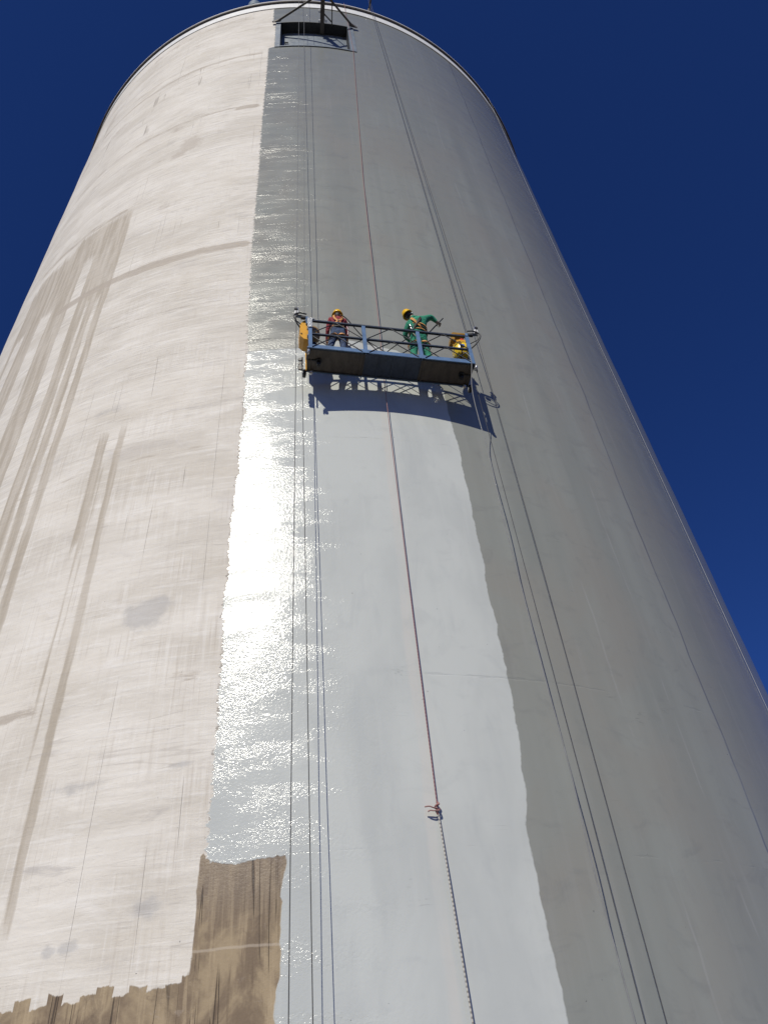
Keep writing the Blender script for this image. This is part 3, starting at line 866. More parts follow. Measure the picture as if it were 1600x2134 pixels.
prism(bm, [(1.37, 1.16), (1.40, 1.37), (1.44, 1.41), (1.70, 1.41), (1.70, 1.36), (1.47, 1.34), (1.44, 1.13)], 0.20, 0.46)
obj('lid', bm, simple('shaded_lid', (0.36, 0.20, 0.03), 0.4, var=0.25), hr, bevel=0.01)  # brown carries the shade inside the open hood
bm = bmesh.new(); box(bm, (1.545, 0.30, 1.18), (0.26, 0.03, 0.26)); lp = obj('control_panel', bm, M_yel, hr, bevel=0.01)
bm = bmesh.new(); rod(bm, (1.62, 0.24, 1.22), (1.62, 0.285, 1.22), 0.045, seg=16); obj('stop_button', bm, M_red, hr, smooth=True)
bm = bmesh.new(); rod(bm, (1.46, 0.262, 1.19), (1.46, 0.285, 1.19), 0.026, seg=14); obj('dial', bm, M_black, hr, smooth=True)
bm = bmesh.new(); box(bm, (1.50, 0.045, 0.725), (0.10, 0.012, 0.05)); obj('label_plate', bm, M_tag, hr)
bm = bmesh.new(); rod(bm, (1.52, 0.27, 0.36), (1.64, 0.27, 0.36), 0.12, seg=20); box(bm, (1.59, 0.27, 0.2), (0.12, 0.2, 0.22)); obj('motor', bm, M_black, hr, smooth=True)
bm = bmesh.new(); prism(bm, [(1.70, 0.46), (1.735, 0.52), (1.735, 0.80), (1.70, 0.86)], 0.2, 0.42); obj('side_cover', bm, M_yel, hr, bevel=0.008)

# corner wheels, swivel castors under the deck, wall rollers
def wheel(parent, name, c, ax, r, t, mat, hub=True):
    bm = bmesh.new()
    c, ax = Vector(c), Vector(ax).normalized()
    lathe(bm, [(-t / 2, 0), (-t / 2, r * 0.86), (-t * 0.3, r), (t * 0.3, r), (t / 2, r * 0.86), (t / 2, 0)], c, ax, 20)
    o = obj(name, bm, mat, parent, smooth=True)
    if hub:
        bm = bmesh.new(); rod(bm, c - ax * (t * 0.62), c + ax * (t * 0.62), r * 0.32, seg=12); obj('hub', bm, M_silver, o, smooth=True)
    return o
for sx, xe in ((-1, XP[0]), (1, XP[3])):
    wheel(gon, 'corner_wheel', (xe + sx * 0.005, 0.03, -0.075), (1, 0.2, 0), 0.055, 0.04, M_silver)
    bm = bmesh.new(); box(bm, (xe + sx * 0.0, 0.05, -0.022), (0.07, 0.06, 0.05)); box(bm, (xe + sx * 0.035, 0.06, -0.10), (0.012, 0.05, 0.13)); obj('wheel_fork', bm, M_rod, gon, bevel=0.004)
    wheel(gon, 'wall_roller', (xe + sx * 0.03, W + 0.02, -0.06), (1, 0, 0), 0.085, 0.06, M_black)
    wheel(gon, 'wall_roller', (xe - sx * 0.10, W - 0.01, -0.045), (1, 0, 0), 0.05, 0.05, M_silver)
    cx = xe - sx * 0.225
    bm = bmesh.new()
    rod(bm, (cx, 0.27, 0.008), (cx, 0.27, -0.02), 0.06, seg=18)
    for s in (-1, 1): box(bm, (cx + s * 0.034, 0.29, -0.055), (0.008, 0.06, 0.085))
    cs = obj('castor', bm, M_rod, gon)
    wheel(cs, 'castor_wheel', (cx, 0.30, -0.075), (1, 0, 0), 0.052, 0.045, M_black)
    bm = bmesh.new(); box(bm, (xe - sx * 0.11, 0.27, 0.0), (0.19, 0.02, 0.02)); obj('castor_bar', bm, M_rod, gon)
# wire guide and counter pulleys hanging from the left end
bm = bmesh.new(); box(bm, (-1.79, 0.36, -0.03), (0.025, 0.05, 0.40)); eg = obj('wire_guide', bm, M_rod, gon, bevel=0.004)
for k, (dy, dz, r) in enumerate(((0.0, 0.12, 0.05), (0.03, 0.02, 0.045), (0.02, -0.08, 0.055), (0.0, -0.17, 0.05))):
    wheel(eg, 'guide_pulley', (-1.825, 0.37 + dy, dz), (0.3, 1, 0), r, 0.035, M_black if k % 2 == 0 else M_oldsteel, hub=False)
bm = bmesh.new(); box(bm, (-1.72, 0.35, 0.05), (0.02, 0.03, 0.55)); obj('guide_strut', bm, M_yel, gon)

# ------------------------------------------------------------------ wires and ropes
M_wire = simple('steel_wire', (0.30, 0.30, 0.29), 0.45, 0.3, var=0.3, scale=30.0)
M_wired = simple('shadow_dark_wire', (0.085, 0.083, 0.08), 0.55, 0.1, var=0.3, scale=30.0)  # wire darkened so its colour also stands in for the shadow lines
M_cable = simple('grey_power_cable', (0.25, 0.25, 0.245), 0.5, var=0.2, scale=10.0)
def line(name, pts, r, mat, label, cat, seg=6, n=1, group=None):
    bm = bmesh.new()
    base = Vector(pts[-1])
    pp = [Vector(p) - base for p in pts]
    tube(bm, smoothpath(pp, n) if n > 1 else pp, r, seg)
    o = obj(name, bm, mat, smooth=True)
    o.location = base
    return tag(o, label, cat, group)
ZW = WALL_TOP + 2.6
def wpath(pts, k=10):
    out = []
    for (ua, za, oa), (ub, zb, ob) in zip(pts[:-1], pts[1:]):
        for i in range(k):
            t = i / k
            out.append(onwall(ua + (ub - ua) * t, za + (zb - za) * t, oa + (ob - oa) * t))
    ua, za, oa = pts[-1]
    out.append(onwall(ua, za, oa))
    return out
lockL, lockR = gl(-1.935, 0.05, 1.32), gl(1.89, 0.05, 1.32)
def wallco(P):
    return (math.atan2(P.x, -P.y) * RAD, P.z, math.hypot(P.x, P.y) - RAD)
bl_, br_ = gl(-1.765, 0.12, 1.22), gl(1.72, 0.12, 1.22)
UL, UB, UC_, UD = -0.25, -0.03, 2.93, 3.00
line('safety_wire', wpath([(UL, ZW, 0.42), wallco(lockL)]), 0.006, M_wire, 'steel safety wire running up from the left lock box', 'wire', group='steel wires holding the platform')
line('hoist_wire', wpath([(UB, ZW, 0.60), wallco(bl_)]), 0.006, M_wire, 'steel hoist wire running up from the left yellow hoist', 'wire', group='steel wires holding the platform')
line('hoist_wire', wpath([(UC_, ZW, 0.16), wallco(br_)]), 0.0075, M_wired, 'dark hoist wire running up from the right yellow hoist', 'wire', group='steel wires holding the platform')
line('safety_wire', wpath([(UD, ZW, 0.16), wallco(lockR)]), 0.0075, M_wired, 'dark safety wire running up from the right lock box', 'wire', group='steel wires holding the platform')
tl = wallco(gl(-1.935, 0.05, 1.2)); tb = wallco(gl(-1.80, 0.30, -0.2))
line('wire_tail', wpath([tl, (-0.375, 3.1, 0.86), (-0.38, 0.3, 0.85)], 8), 0.006, M_wired, 'leftmost slack wire tail hanging below the platform', 'wire', group='slack wire tails below the platform')
line('wire_tail', wpath([tb, (-0.165, 3.1, 0.60), (-0.16, 0.3, 0.58)], 8), 0.006, M_wired, 'second slack wire tail from the left below the platform', 'wire', group='slack wire tails below the platform')
tr = wallco(gl(1.89, 0.05, 1.2)); tc = wallco(gl(1.70, 0.30, -0.05))
line('wire_tail', wpath([tr, (3.29, 9.0, 0.86), (3.265, 3.1, 0.86), (3.26, 0.3, 0.86)], 8), 0.0055, M_wired, 'rightmost slack wire tail hanging below the platform', 'wire', group='slack wire tails below the platform')
line('wire_tail', wpath([tc, (3.165, 9.0, 0.60), (3.20, 5.7, 0.58), (3.185, 3.0, 0.60), (3.18, 0.3, 0.6)], 8), 0.005, M_wired, 'slack wire tail hanging just beside the grey power cable', 'wire', group='slack wire tails below the platform')
pc = [gl(1.50, 0.22, 0.70), gl(1.50, 0.08, 0.52), gl(1.53, -0.03, 0.30), gl(1.565, -0.05, 0.0)]
pc += wpath([(2.86, 13.2, 0.84), (2.88, 11.3, 0.84), (2.84, 10.0, 0.86), (2.87, 8.7, 0.84), (2.88, 7.0, 0.85), (2.90, 5.6, 0.86), (2.89, 4.5, 0.84), (2.92, 2.9, 0.85), (2.93, 0.4, 0.8)], 1)
line('power_cable', pc, 0.0075, M_cable, 'pale grey power cable trailing from the right hoist down the wall', 'cable', seg=8, n=5)
line('edge_cord', wpath([(9.9, WALL_TOP + 0.82, 0.13), (9.93, 29.4, 0.03), (9.9, 21.4, 0.02), (9.93, 14.6, 0.02), (9.9, 8.5, 0.02), (9.9, 2.5, 0.02)], 6), 0.0045, simple('pale_cord', (0.38, 0.39, 0.40), 0.7), 'thin pale cord hanging down the right edge of the silo', 'cord')

# red life line tied to a white rope
def rope_mat(name, ca, cb, k):
    g = G(name)
    co = g.objco()
    sp = g.t.nodes.new('ShaderNodeSeparateXYZ')
    g.t.links.new(co, sp.inputs[0])
    f = g.m('SINE', g.mul(sp.outputs[2], k))
    return g.out(Base_Color=g.mix(g.ss(f, -0.2, 0.5), ca, cb), Roughness=0.8)
M_redrope = rope_mat('red_rope', (0.25, 0.10, 0.095), (0.36, 0.21, 0.195), 120.0)
M_whiterope = rope_mat('white_rope', (0.52, 0.49, 0.44), (0.25, 0.235, 0.21), 130.0)
line('life_line', wpath([(1.72, WALL_TOP + 0.95, 0.13), (1.74, WALL_TOP + 0.5, 0.12), (1.77, WALL_TOP - 0.6, 0.05), (1.80, 39.3, 0.05), (1.86, 36.0, 0.04), (1.70, 30.0, 0.03), (1.55, 23.8, 0.04), (1.44, 16.1, 0.13), (1.405, 14.6, 0.14), (1.40, 13.4, 0.12), (1.41, 9.2, 0.06), (1.42, 5.43, 0.05)], 6), 0.0075, M_redrope, 'thin red life line running down past the platform', 'rope', seg=8)
line('white_rope', wpath([(1.42, 5.43, 0.05), (1.445, 4.6, 0.075), (1.48, 3.7, 0.08), (1.505, 3.1, 0.08), (1.53, 0.3, 0.06)], 6), 0.0105, M_whiterope, 'white twisted rope knotted below the red life line', 'rope', seg=8)
kn = empty('rope_knot', onwall(1.42, 5.43, 0.05), 'red rope knot with loose ends joining red and white rope', 'knot')
bm = bmesh.new()
tube(bm, smoothpath([(0.0, 0.0, 0.09), (0.022, -0.02, 0.06), (-0.02, -0.03, 0.035), (-0.025, 0.01, 0.02), (0.02, 0.012, 0.0), (0.018, -0.03, -0.02), (-0.02, -0.02, -0.035), (0.0, 0.0, -0.07)], 6), 0.0125, 8)
obj('knot_coil', bm, M_redrope, kn, smooth=True)
bm = bmesh.new()
tube(bm, smoothpath([(0.0, -0.02, 0.0), (-0.05, -0.05, 0.0), (-0.11, -0.07, 0.015), (-0.17, -0.07, 0.012)], 5), 0.009, 8)
obj('loose_end', bm, M_redrope, kn, smooth=True)
bm = bmesh.new()
tube(bm, smoothpath([(0.0, -0.02, -0.02), (-0.05, -0.045, -0.035), (-0.10, -0.05, -0.03), (-0.13, -0.03, -0.035)], 5), 0.009, 8)
obj('loose_end', bm, M_redrope, kn, smooth=True)

# roof davit that the right-hand wires run over
dv = empty('roof_davit', onwall(14.3 / 57.2958 * RAD, WALL_TOP + 0.78, -0.1), 'small dark davit post standing on the roof rim', 'davit')
bm = bmesh.new()
beam(bm, (0, 0, 0), (0.02, -0.02, 1.15), 0.12, 0.10); beam(bm, (0.02, -0.02, 1.10), (0.10, -0.42, 1.28), 0.08, 0.08)
obj('post', bm, M_oldsteel, dv, bevel=0.006)
bm = bmesh.new(); lathe(bm, [(-0.03, 0.0), (-0.03, 0.08), (0, 0.06), (0.03, 0.08), (0.03, 0)], (0.10, -0.42, 1.30), (1, 0, 0), 16); obj('sheave', bm, M_bright, dv, smooth=True)

# ------------------------------------------------------------------ workers
def skinned(name, joints, chains, mats, parent, root, sub=2):
    """grow ONE continuous body from a skeleton. joints: name -> (pos, radius); chains: (a, b, material index)"""
    names = list(joints)
    ix = {k: i for i, k in enumerate(names)}
    me = bpy.data.meshes.new(name)
    me.from_pydata([joints[k][0] for k in names], [(ix[a], ix[b]) for a, b, _ in chains], [])
    o = bpy.data.objects.new(name, me)
    C.objects.link(o)
    o.modifiers.new('skin', 'SKIN')
    if not me.skin_vertices:
        o.data.skin_vertices.new() if hasattr(o.data.skin_vertices, 'new') else None
    sv = me.skin_vertices[0].data
    for k in names:
        r = joints[k][1]
        sv[ix[k]].radius = r if isinstance(r, tuple) else (r, r)
        sv[ix[k]].use_root = (k == root)
    o.modifiers['skin'].use_smooth_shade = True
    ss_ = o.modifiers.new('sub', 'SUBSURF')
    ss_.levels = ss_.render_levels = sub
    dg = bpy.context.evaluated_depsgraph_get()
    ev = o.evaluated_get(dg)
    nm = bpy.data.meshes.new_from_object(ev)
    bpy.data.objects.remove(o)
    for mt in mats:
        nm.materials.append(mt)
    segs = [(Vector(joints[a][0]), Vector(joints[b][0]), (max(joints[a][1]) if isinstance(joints[a][1], tuple) else joints[a][1]), (max(joints[b][1]) if isinstance(joints[b][1], tuple) else joints[b][1]), mi) for a, b, mi in chains]
    for p in nm.polygons:
        c = Vector(p.center)
        best, bi = 1e9, 0
        for a, b, ra, rb, mi in segs:
            d = b - a
            t = max(0, min(1, (c - a).dot(d) / max(d.length_squared, 1e-9)))
            dd = (c - (a + d * t)).length - (ra + (rb - ra) * t) * 0.8
            if dd < best:
                best, bi = dd, mi
        p.material_index = bi
        p.use_smooth = True
    nm.name = name
    ob = bpy.data.objects.new(name, nm)
    C.objects.link(ob)
    ob.parent = parent
    return ob

def add_hand(J, Ch, pre, wrist, d, palm_n, side, mi, curl=0.5, size=1.0):
    """palm and five separate, unequal, bent fingers. d: direction of the hand, palm_n: the way the palm faces"""
    w, d, n = Vector(wrist), Vector(d).normalized(), Vector(palm_n).normalized()
    n = (n - d * n.dot(d)).normalized()
    s = d.cross(n) * side                               # towards the thumb
    P = w + d * 0.05 * size
    J[pre + 'palm'] = (P, (0.034 * size, 0.020 * size))
    Ch.append((pre + 'wrist', pre + 'palm', mi))
    for k, (off, L) in enumerate(((0.030, 0.070), (0.010, 0.080), (-0.011, 0.074), (-0.031, 0.058))):
        b = P + d * 0.04 * size + s * off * size
        ang, prev = 0.25 * curl, b
        J[pre + 'f%d0' % k] = (b, 0.0105 * size)
        Ch.append((pre + 'palm', pre + 'f%d0' % k, mi))
        for q in range(3):
            ang += curl * (0.55 + 0.1 * q)
            prev = prev + (d * math.cos(ang) + n * math.sin(ang)) * (L / 2.6 * size)
            J[pre + 'f%d%d' % (k, q + 1)] = (prev, (0.0100 - 0.0012 * q) * size)
            Ch.append((pre + 'f%d%d' % (k, q), pre + 'f%d%d' % (k, q + 1), mi))
    t0 = P - d * 0.012 * size + s * 0.034 * size
    t1 = t0 + (s * 0.6 + d * 0.7 + n * 0.3 * curl).normalized() * 0.034 * size
    t2 = t1 + (d * 0.8 + n * 0.8 * curl + s * 0.1).normalized() * 0.030 * size
    J[pre + 't0'], J[pre + 't1'], J[pre + 't2'] = (t0, 0.013 * size), (t1, 0.0115 * size), (t2, 0.0095 * size)
    Ch.extend([(pre + 'palm', pre + 't0', mi), (pre + 't0', pre + 't1', mi), (pre + 't1', pre + 't2', mi)])

def cloth(name, col, col2, rough=0.85):
    g = G(name)
    co = g.objco()
    n1 = g.noise(co, 9.0, 4.0, 0.6, 0.8)
    n2 = g.noise(co, 160.0, 2.0)
    c = g.mix(g.ss(n1, 0.35, 0.65), col, col2)
    return g.out(Base_Color=c, Roughness=rough, Normal=g.bump(g.add(g.mul(n1, 0.045), g.mul(n2, 0.001)), 1.0, 0.9))
M_skin = simple('brown_skin', (0.26, 0.135, 0.085), 0.55, var=0.2, scale=14.0)
M_hair = simple('black_hair', (0.012, 0.010, 0.010), 0.6)
M_maroon = cloth('maroon_shirt', (0.27, 0.022, 0.035), (0.19, 0.014, 0.024))
M_navy = cloth('navy_trousers', (0.050, 0.085, 0.17), (0.028, 0.045, 0.095))
M_green = cloth('green_overall', (0.022, 0.27, 0.155), (0.014, 0.19, 0.11))
M_boot = simple('black_boot', (0.02, 0.018, 0.017), 0.5)
M_helm = simple('yellow_helmet', (0.88, 0.52, 0.012), 0.24, var=0.10, scale=5.0)
M_strap = simple('orange_webbing', (0.72, 0.34, 0.10), 0.75, var=0.2, scale=25.0)
M_strapd = simple('dark_webbing', (0.05, 0.04, 0.03), 0.75)
M_glove = simple('grey_glove', (0.30, 0.26, 0.22), 0.8)
M_lens = simple('goggle_frame', (0.75, 0.78, 0.82), 0.2)

def helmet(parent, c, upv, fwd):
    up_, f = Vector(upv).normalized(), Vector(fwd)
    f = (f - up_ * f.dot(up_)).normalized()
    s = f.cross(up_)
    s, f, up_ = s * 0.77, f * 0.77, up_ * 0.80
    M = Matrix(((s.x, f.x, up_.x, c[0]), (s.y, f.y, up_.y, c[1]), (s.z, f.z, up_.z, c[2]), (0, 0, 0, 1)))
    bm = bmesh.new()
    seg = 32
    prof = [(0.158, 0.0), (0.155, 0.035), (0.140, 0.078), (0.108, 0.112), (0.060, 0.134), (0.010, 0.142), (0.0, 0.146), (-0.004, 0.158), (-0.010, 0.158), (-0.008, 0.140), (0.05, 0.128), (0.10, 0.104), (0.135, 0.06), (0.148, 0.0)]
    lathe(bm, prof, (0, 0, 0), (0, 0, 1), seg)
    for v in bm.verts:
        v.co.y *= 1.16
        if v.co.z < 0.006 and v.co.y > 0.07:                  # peak over the eyes
            v.co.y += 0.055 * min(1.0, (v.co.y - 0.07) / 0.09); v.co.z -= 0.012
        if v.co.z < 0.0: pass
    v = bm.verts[:]
    for rx in (-0.028, 0.0, 0.028):                            # ridges over the crown
        rp = [(rx, -0.128 + 0.256 * t, 0.0) for t in (0.06, 0.2, 0.35, 0.5, 0.65, 0.8, 0.94)]
        rp = [(x, y, 0.160 * math.sqrt(max(0.02, 1 - (y / 0.165) ** 2 - (x / 0.142) ** 2)) + 0.001) for x, y, z in rp]
        tube(bm, rp, 0.009, 6)
    bm.transform(M)
    return obj('helmet', bm, M_helm, parent, smooth=True)

def strap(parent, pts, center, w, mat, name='harness_strap', push=0.0):
    bm = bmesh.new()
    pp = smoothpath(pts, 5)
    ribbon(bm, pp, [Vector(p) - Vector(center(p) if callable(center) else center) for p in pp], w, 0.010)
    return obj(name, bm, mat, parent, bevel=0.0)

def ringpts(c, rx, ry, tilt=0.0, n=20):
    c = Vector(c)
    return [c + Vector((rx * math.cos(2 * math.pi * k / n), ry * math.sin(2 * math.pi * k / n), tilt * math.cos(2 * math.pi * k / n))) for k in range(n + 1)]

DECK = 0.034
# ---- worker in maroon, seen from behind, arms low in front of him
w1 = empty('person', gl(-1.06, 0.26, DECK), 'worker in maroon shirt and navy trousers seen from behind, wearing a yellow helmet', 'person', 'workers on the platform', (0, 0, THC))
J, Ch = {}, []
S1 = [0]
def j(n, x, y, z, r): J[n] = (Vector((x, y, z)), r)
j('pelvis', 0.0, 0.0, 0.98, (0.138, 0.115)); j('belly', 0.0, 0.0, 1.13, (0.132, 0.105)); j('chest', 0.005, 0.0, 1.34, (0.160, 0.118)); j('collar', 0.01, 0.012, 1.50, (0.095, 0.08))
j('neck', 0.015, 0.03, 1.575, 0.058); j('head', 0.02, 0.05, 1.68, (0.072, 0.088)); j('crown', 0.02, 0.05, 1.75, (0.062, 0.076)); j('nose', 0.022, 0.155, 1.67, 0.014)
j('Lshoulder', -0.150, 0.0, 1.455, 0.066); j('Lelbow', -0.200, 0.06, 1.17, 0.047); j('Lwrist', -0.205, 0.20, 0.97, 0.032)
j('Rshoulder', 0.165, 0.0, 1.45, 0.066); j('Relbow', 0.205, 0.05, 1.15, 0.047); j('Rwrist', 0.205, 0.17, 0.93, 0.032)
j('Lhip', -0.085, 0.0, 0.90, 0.094); j('Lknee', -0.165, 0.01, 0.50, 0.066); j('Lankle', -0.215, -0.02, 0.11, 0.048); j('Lheel', -0.215, -0.045, 0.05, 0.045); j('Ltoe', -0.285, 0.12, 0.038, 0.038)
j('Rhip', 0.085, 0.0, 0.90, 0.094); j('Rknee', 0.095, 0.005, 0.50, 0.066); j('Rankle', 0.075, -0.02, 0.11, 0.048); j('Rheel', 0.075, -0.045, 0.05, 0.045); j('Rtoe', 0.10, 0.13, 0.038, 0.038)
SH, TR, SK, BT = 0, 1, 2, 3
Ch += [('pelvis', 'belly', TR), ('belly', 'chest', SH), ('chest', 'collar', SH), ('collar', 'neck', SK), ('neck', 'head', SK), ('head', 'crown', SK), ('head', 'nose', SK),
       ('chest', 'Lshoulder', SH), ('Lshoulder', 'Lelbow', SH), ('Lelbow', 'Lwrist', SH), ('chest', 'Rshoulder', SH), ('Rshoulder', 'Relbow', SH), ('Relbow', 'Rwrist', SH),
       ('pelvis', 'Lhip', TR), ('Lhip', 'Lknee', TR), ('Lknee', 'Lankle', TR), ('Lankle', 'Lheel', BT), ('Lheel', 'Ltoe', BT),
       ('pelvis', 'Rhip', TR), ('Rhip', 'Rknee', TR), ('Rknee', 'Rankle', TR), ('Rankle', 'Rheel', BT), ('Rheel', 'Rtoe', BT)]
add_hand(J, Ch, 'L', J['Lwrist'][0], (0.02, 0.55, -0.83), (0.9, 0.2, 0.2), 1, SK, 0.6)
add_hand(J, Ch, 'R', J['Rwrist'][0], (-0.02, 0.5, -0.86), (-0.9, 0.2, 0.2), -1, SK, 0.6)
skinned('body', J, Ch, [M_maroon, M_navy, M_skin, M_boot], w1, 'pelvis')
helmet(w1, (0.02, 0.050, 1.725), (0.0, -0.16, 1), (0.02, 1, 0.1))
bm = bmesh.new(); ball(bm, (0.02, 0.034, 1.652), 0.092, (0.92, 1.05, 1.15)); bmesh.ops.bisect_plane(bm, geom=bm.verts[:] + bm.edges[:] + bm.faces[:], plane_co=(0, 0.075, 1.66), plane_no=(0, 1, 0.25), clear_outer=True)
obj('hair', bm, M_hair, w1, smooth=True)
for s in (-1, 1):
    bm = bmesh.new(); ball(bm, (0.02 + s * 0.082, 0.05, 1.655), 0.028, (0.4, 0.8, 1.2), 10, 7); obj('ear', bm, M_skin, w1, smooth=True)
    bm = bmesh.new(); ball(bm, (0.022 + s * 0.032, 0.128, 1.69), 0.012, u=10, v=7); obj('eye', bm, M_hair, w1, smooth=True)
bm = bmesh.new(); box(bm, (0.022, 0.128, 1.625), (0.045, 0.012, 0.008)); obj('mouth', bm, M_hair, w1, bevel=0.003)
ctr = lambda p: (0.0, 0.0, p.z)
hs = strap(w1, [(-0.03, -0.045, 1.555), (-0.062, -0.095, 1.50), (-0.090, -0.122, 1.41), (-0.060, -0.132, 1.30), (0.03, -0.132, 1.21), (0.115, -0.080, 1.11)], ctr, 0.040, M_strap)
strap(w1, [(0.05, -0.045, 1.555), (0.078, -0.095, 1.50), (0.098, -0.122, 1.41), (0.060, -0.134, 1.30), (-0.03, -0.138, 1.21), (-0.115, -0.080, 1.11)], ctr, 0.040, M_strap)
strap(w1, ringpts((0, 0, 1.085), 0.146, 0.120), (0, 0, 1.085), 0.055, M_strapd, 'harness_belt')
strap(w1, ringpts((-0.105, 0.0, 0.80), 0.100, 0.100, 0.05), (-0.105, 0, 0.80), 0.045, M_strap)
strap(w1, ringpts((0.09, 0.0, 0.82), 0.100, 0.100, -0.05), (0.10, 0, 0.82), 0.045, M_strap)
bm = bmesh.new(); tube(bm, smoothpath([(0.18, -0.10, 1.10), (0.20, -0.10, 1.0), (0.195, -0.09, 0.90), (0.19, -0.08, 0.84)], 5), 0.012, 6); obj('hanging_cord', bm, simple('pink_cord', (0.62, 0.5, 0.5), 0.7), w1, smooth=True)
bm = bmesh.new(); box(bm, (0.0, -0.142, 1.235), (0.05, 0.016, 0.05)); obj('back_ring', bm, M_oldsteel, w1, bevel=0.01)

# ---- worker in green, leaning out and reaching right with a roller pole
w2 = empty('person', gl(0.62, 0.27, DECK), 'worker in green overall and yellow helmet reaching right with a pole', 'person', 'workers on the platform', (0, 0, THC))
J, Ch = {}, []
j('pelvis', 0.03, -0.02, 1.02, (0.18, 0.140)); j('belly', 0.03, -0.09, 1.17, (0.178, 0.130)); j('chest', 0.01, -0.15, 1.38, (0.205, 0.140)); j('collar', -0.04, -0.185, 1.52, (0.125, 0.10))
j('neck', -0.095, -0.195, 1.555, 0.058); j('head', -0.150, -0.19, 1.625, (0.073, 0.088)); j('crown', -0.185, -0.195, 1.685, (0.062, 0.076)); j('nose', -0.10, -0.085, 1.615, 0.014)
j('Rshoulder', 0.165, -0.17, 1.575, 0.095); j('Relbow', 0.355, -0.17, 1.715, 0.072); j('Rwrist', 0.465, -0.13, 1.625, 0.040)
j('Lshoulder', -0.165, -0.12, 1.385, 0.095); j('Lelbow', -0.245, 0.03, 1.19, 0.056); j('Lwrist', -0.08, 0.14, 1.13, 0.036)
j('Lhip', -0.07, -0.01, 0.93, 0.110); j('Lknee', -0.115, 0.03, 0.52, 0.076); j('Lankle', -0.10, 0.0, 0.11, 0.052); j('Lheel', -0.10, -0.03, 0.05, 0.046); j('Ltoe', -0.14, 0.14, 0.038, 0.038)
j('Rhip', 0.13, -0.01, 0.93, 0.110); j('Rknee', 0.20, 0.03, 0.52, 0.076); j('Rankle', 0.27, -0.02, 0.11, 0.052); j('Rheel', 0.27, -0.045, 0.05, 0.046); j('Rtoe', 0.33, 0.13, 0.038, 0.038)
Ch += [('pelvis', 'belly', 0), ('belly', 'chest', 0), ('chest', 'collar', 0), ('collar', 'neck', 2), ('neck', 'head', 2), ('head', 'crown', 2), ('head', 'nose', 2),
       ('chest', 'Lshoulder', 0), ('Lshoulder', 'Lelbow', 0), ('Lelbow', 'Lwrist', 0), ('chest', 'Rshoulder', 0), ('Rshoulder', 'Relbow', 0), ('Relbow', 'Rwrist', 0),
       ('pelvis', 'Lhip', 0), ('Lhip', 'Lknee', 0), ('Lknee', 'Lankle', 0), ('Lankle', 'Lheel', 3), ('Lheel', 'Ltoe', 3),
       ('pelvis', 'Rhip', 0), ('Rhip', 'Rknee', 0), ('Rknee', 'Rankle', 0), ('Rankle', 'Rheel', 3), ('Rheel', 'Rtoe', 3)]
add_hand(J, Ch, 'R', J['Rwrist'][0], (0.80, 0.25, -0.45), (0.1, 0.75, 0.3), -1, 1, 0.95, 1.05)
add_hand(J, Ch, 'L', J['Lwrist'][0], (0.80, 0.45, -0.15), (0.1, 0.6, 0.6), 1, 1, 0.95, 1.05)
skinned('body', J, Ch, [M_green, M_glove, M_skin, M_boot], w2, 'pelvis')
helmet(w2, (-0.178, -0.195, 1.668), (-0.50, -0.10, 0.86), (0.62, 0.72, 0.1))
bm = bmesh.new(); ball(bm, (-0.160, -0.203, 1.63), 0.090, (0.95, 0.95, 0.95)); bmesh.ops.bisect_plane(bm, geom=bm.verts[:] + bm.edges[:] + bm.faces[:], plane_co=(-0.15, -0.18, 1.6), plane_no=(0.62, 0.72, 0.2), clear_outer=True)
obj('hair', bm, M_hair, w2, smooth=True)
bm = bmesh.new(); ball(bm, (-0.075, -0.235, 1.60), 0.028, (0.8, 0.5, 1.2), 10, 7); obj('ear', bm, M_skin, w2, smooth=True)
bm = bmesh.new(); tube(bm, smoothpath([(-0.105, -0.275, 1.645), (-0.06, -0.20, 1.662), (-0.06, -0.12, 1.672), (-0.12, -0.08, 1.66)], 5), 0.016, 8); obj('goggles', bm, M_lens, w2, smooth=True)
for dx, dy in ((-0.075, -0.105), (-0.115, -0.085)):
    bm = bmesh.new(); ball(bm, (dx, dy, 1.645), 0.012, u=10, v=7); obj('eye', bm, M_hair, w2, smooth=True)
bm = bmesh.new(); box(bm, (-0.085, -0.102, 1.575), (0.035, 0.02, 0.008), Quaternion((0, 0, 1), -0.7)); obj('mouth', bm, M_hair, w2, bevel=0.003)
bm = bmesh.new(); lathe(bm, [(0.0, 0.088), (0.05, 0.074), (0.05, 0.066), (0.0, 0.08)], (-0.065, -0.19, 1.515), (-0.55, -0.1, 0.8), 18); obj('collar', bm, M_green, w2, smooth=True)
c2 = lambda p: (0.02 - (p.z - 1.1) * 0.08, -0.05 - max(0, p.z - 1.05) * 0.30, p.z)
strap(w2, [(-0.135, -0.13, 1.50), (-0.14, -0.25, 1.44), (-0.10, -0.29, 1.36), (-0.03, -0.275, 1.27), (0.06, -0.235, 1.20), (0.15, -0.15, 1.14)], c2, 0.05, M_strap)
strap(w2, [(0.075, -0.16, 1.56), (0.07, -0.29, 1.47), (0.03, -0.302, 1.37), (-0.035, -0.278, 1.27), (-0.09, -0.21, 1.18), (-0.14, -0.12, 1.12)], c2, 0.05, M_strapd)
strap(w2, ringpts((0.03, -0.075, 1.165), 0.190, 0.146, -0.02), (0.03, -0.055, 1.115), 0.055, M_strap, 'harness_belt')
strap(w2, ringpts((0.025, -0.100, 1.225), 0.190, 0.146, -0.02), (0.03, -0.085, 1.195), 0.045, M_strapd, 'harness_belt')
strap(w2, ringpts((0.02, -0.120, 1.285), 0.198, 0.152, -0.03), (0.02, -0.115, 1.265), 0.032, M_strap)
strap(w2, ringpts((-0.085, -0.005, 0.82), 0.122, 0.118, 0.05), (-0.085, 0, 0.82), 0.045, M_strap)
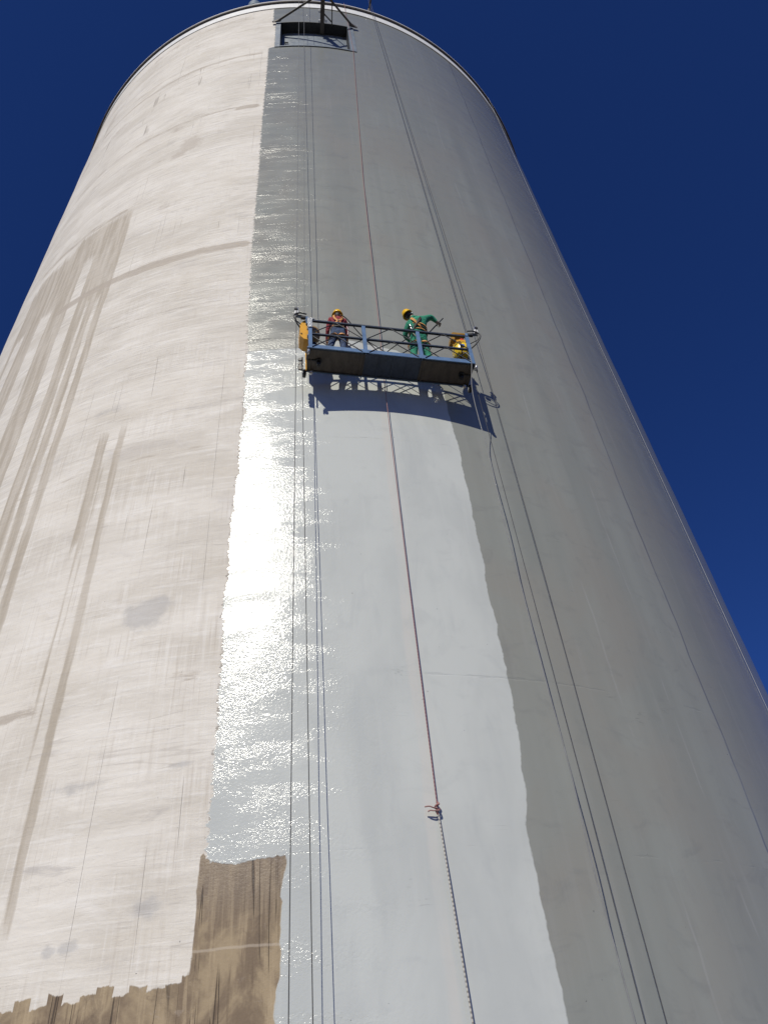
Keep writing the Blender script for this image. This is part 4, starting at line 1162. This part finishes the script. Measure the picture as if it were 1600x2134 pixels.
strap(w2, ringpts((0.15, -0.005, 0.84), 0.122, 0.118, -0.06), (0.15, 0, 0.84), 0.045, M_strap)
bm = bmesh.new()
for q in ((-0.125, -0.19, 1.18), (-0.12, -0.17, 1.08), (-0.14, -0.20, 1.26)):
    tube(bm, smoothpath([Vector(q) + Vector((0.03 * math.cos(t), -0.01, 0.045 * math.sin(t))) for t in np.linspace(0, 6.28, 10)], 2), 0.009, 6)
obj('carabiners', bm, M_silver, w2, smooth=True)
bm = bmesh.new(); tube(bm, smoothpath([(-0.12, -0.19, 1.08), (-0.10, -0.18, 0.95), (0.0, -0.16, 0.88), (0.10, -0.15, 0.84)], 6), 0.009, 6); obj('tether', bm, simple('tan_tether', (0.5, 0.42, 0.3), 0.8), w2, smooth=True)

# roller pole held by the green worker, lanyards clipped to the life line
hr_ = gl(0.62 + 0.475 + 0.075, 0.27 - 0.13 + 0.055, DECK + 1.545)
pt, pb = gl(1.285, 0.205, 1.92), gl(0.74, 0.24, 1.08)
pole = empty('roller_pole', pb, 'dark roller pole held slanting by the worker in green', 'pole')
bm = bmesh.new(); rod(bm, (0, 0, 0), pt - pb, 0.014, seg=10); obj('shaft', bm, M_rod, pole, smooth=True)
bm = bmesh.new(); d = (pt - pb); rod(bm, (0, 0, 0), d * 0.16, 0.019, seg=10); obj('grip', bm, M_black, pole, smooth=True)
rl = onwall(wallco(gl(-0.09, 0.62, 0.95))[0], ZF + 0.95, 0.14)
line('safety_lanyard', smoothpath([gl(-1.06, 0.26 - 0.165, DECK + 1.40), gl(-0.90, 0.12, DECK + 1.36), gl(-0.60, 0.30, 1.15), gl(-0.30, 0.50, 1.03), rl], 5), 0.010, M_black, 'black safety lanyard from the maroon worker to the life line', 'lanyard', group='lanyards clipped to the life line')
line('safety_lanyard', smoothpath([gl(0.62 - 0.12, 0.27 - 0.19, DECK + 1.06), gl(0.38, 0.20, 0.98), gl(0.15, 0.40, 0.95), rl + Vector((0, 0, -0.05))], 5), 0.010, M_black, 'black safety lanyard from the green worker to the life line', 'lanyard', group='lanyards clipped to the life line')
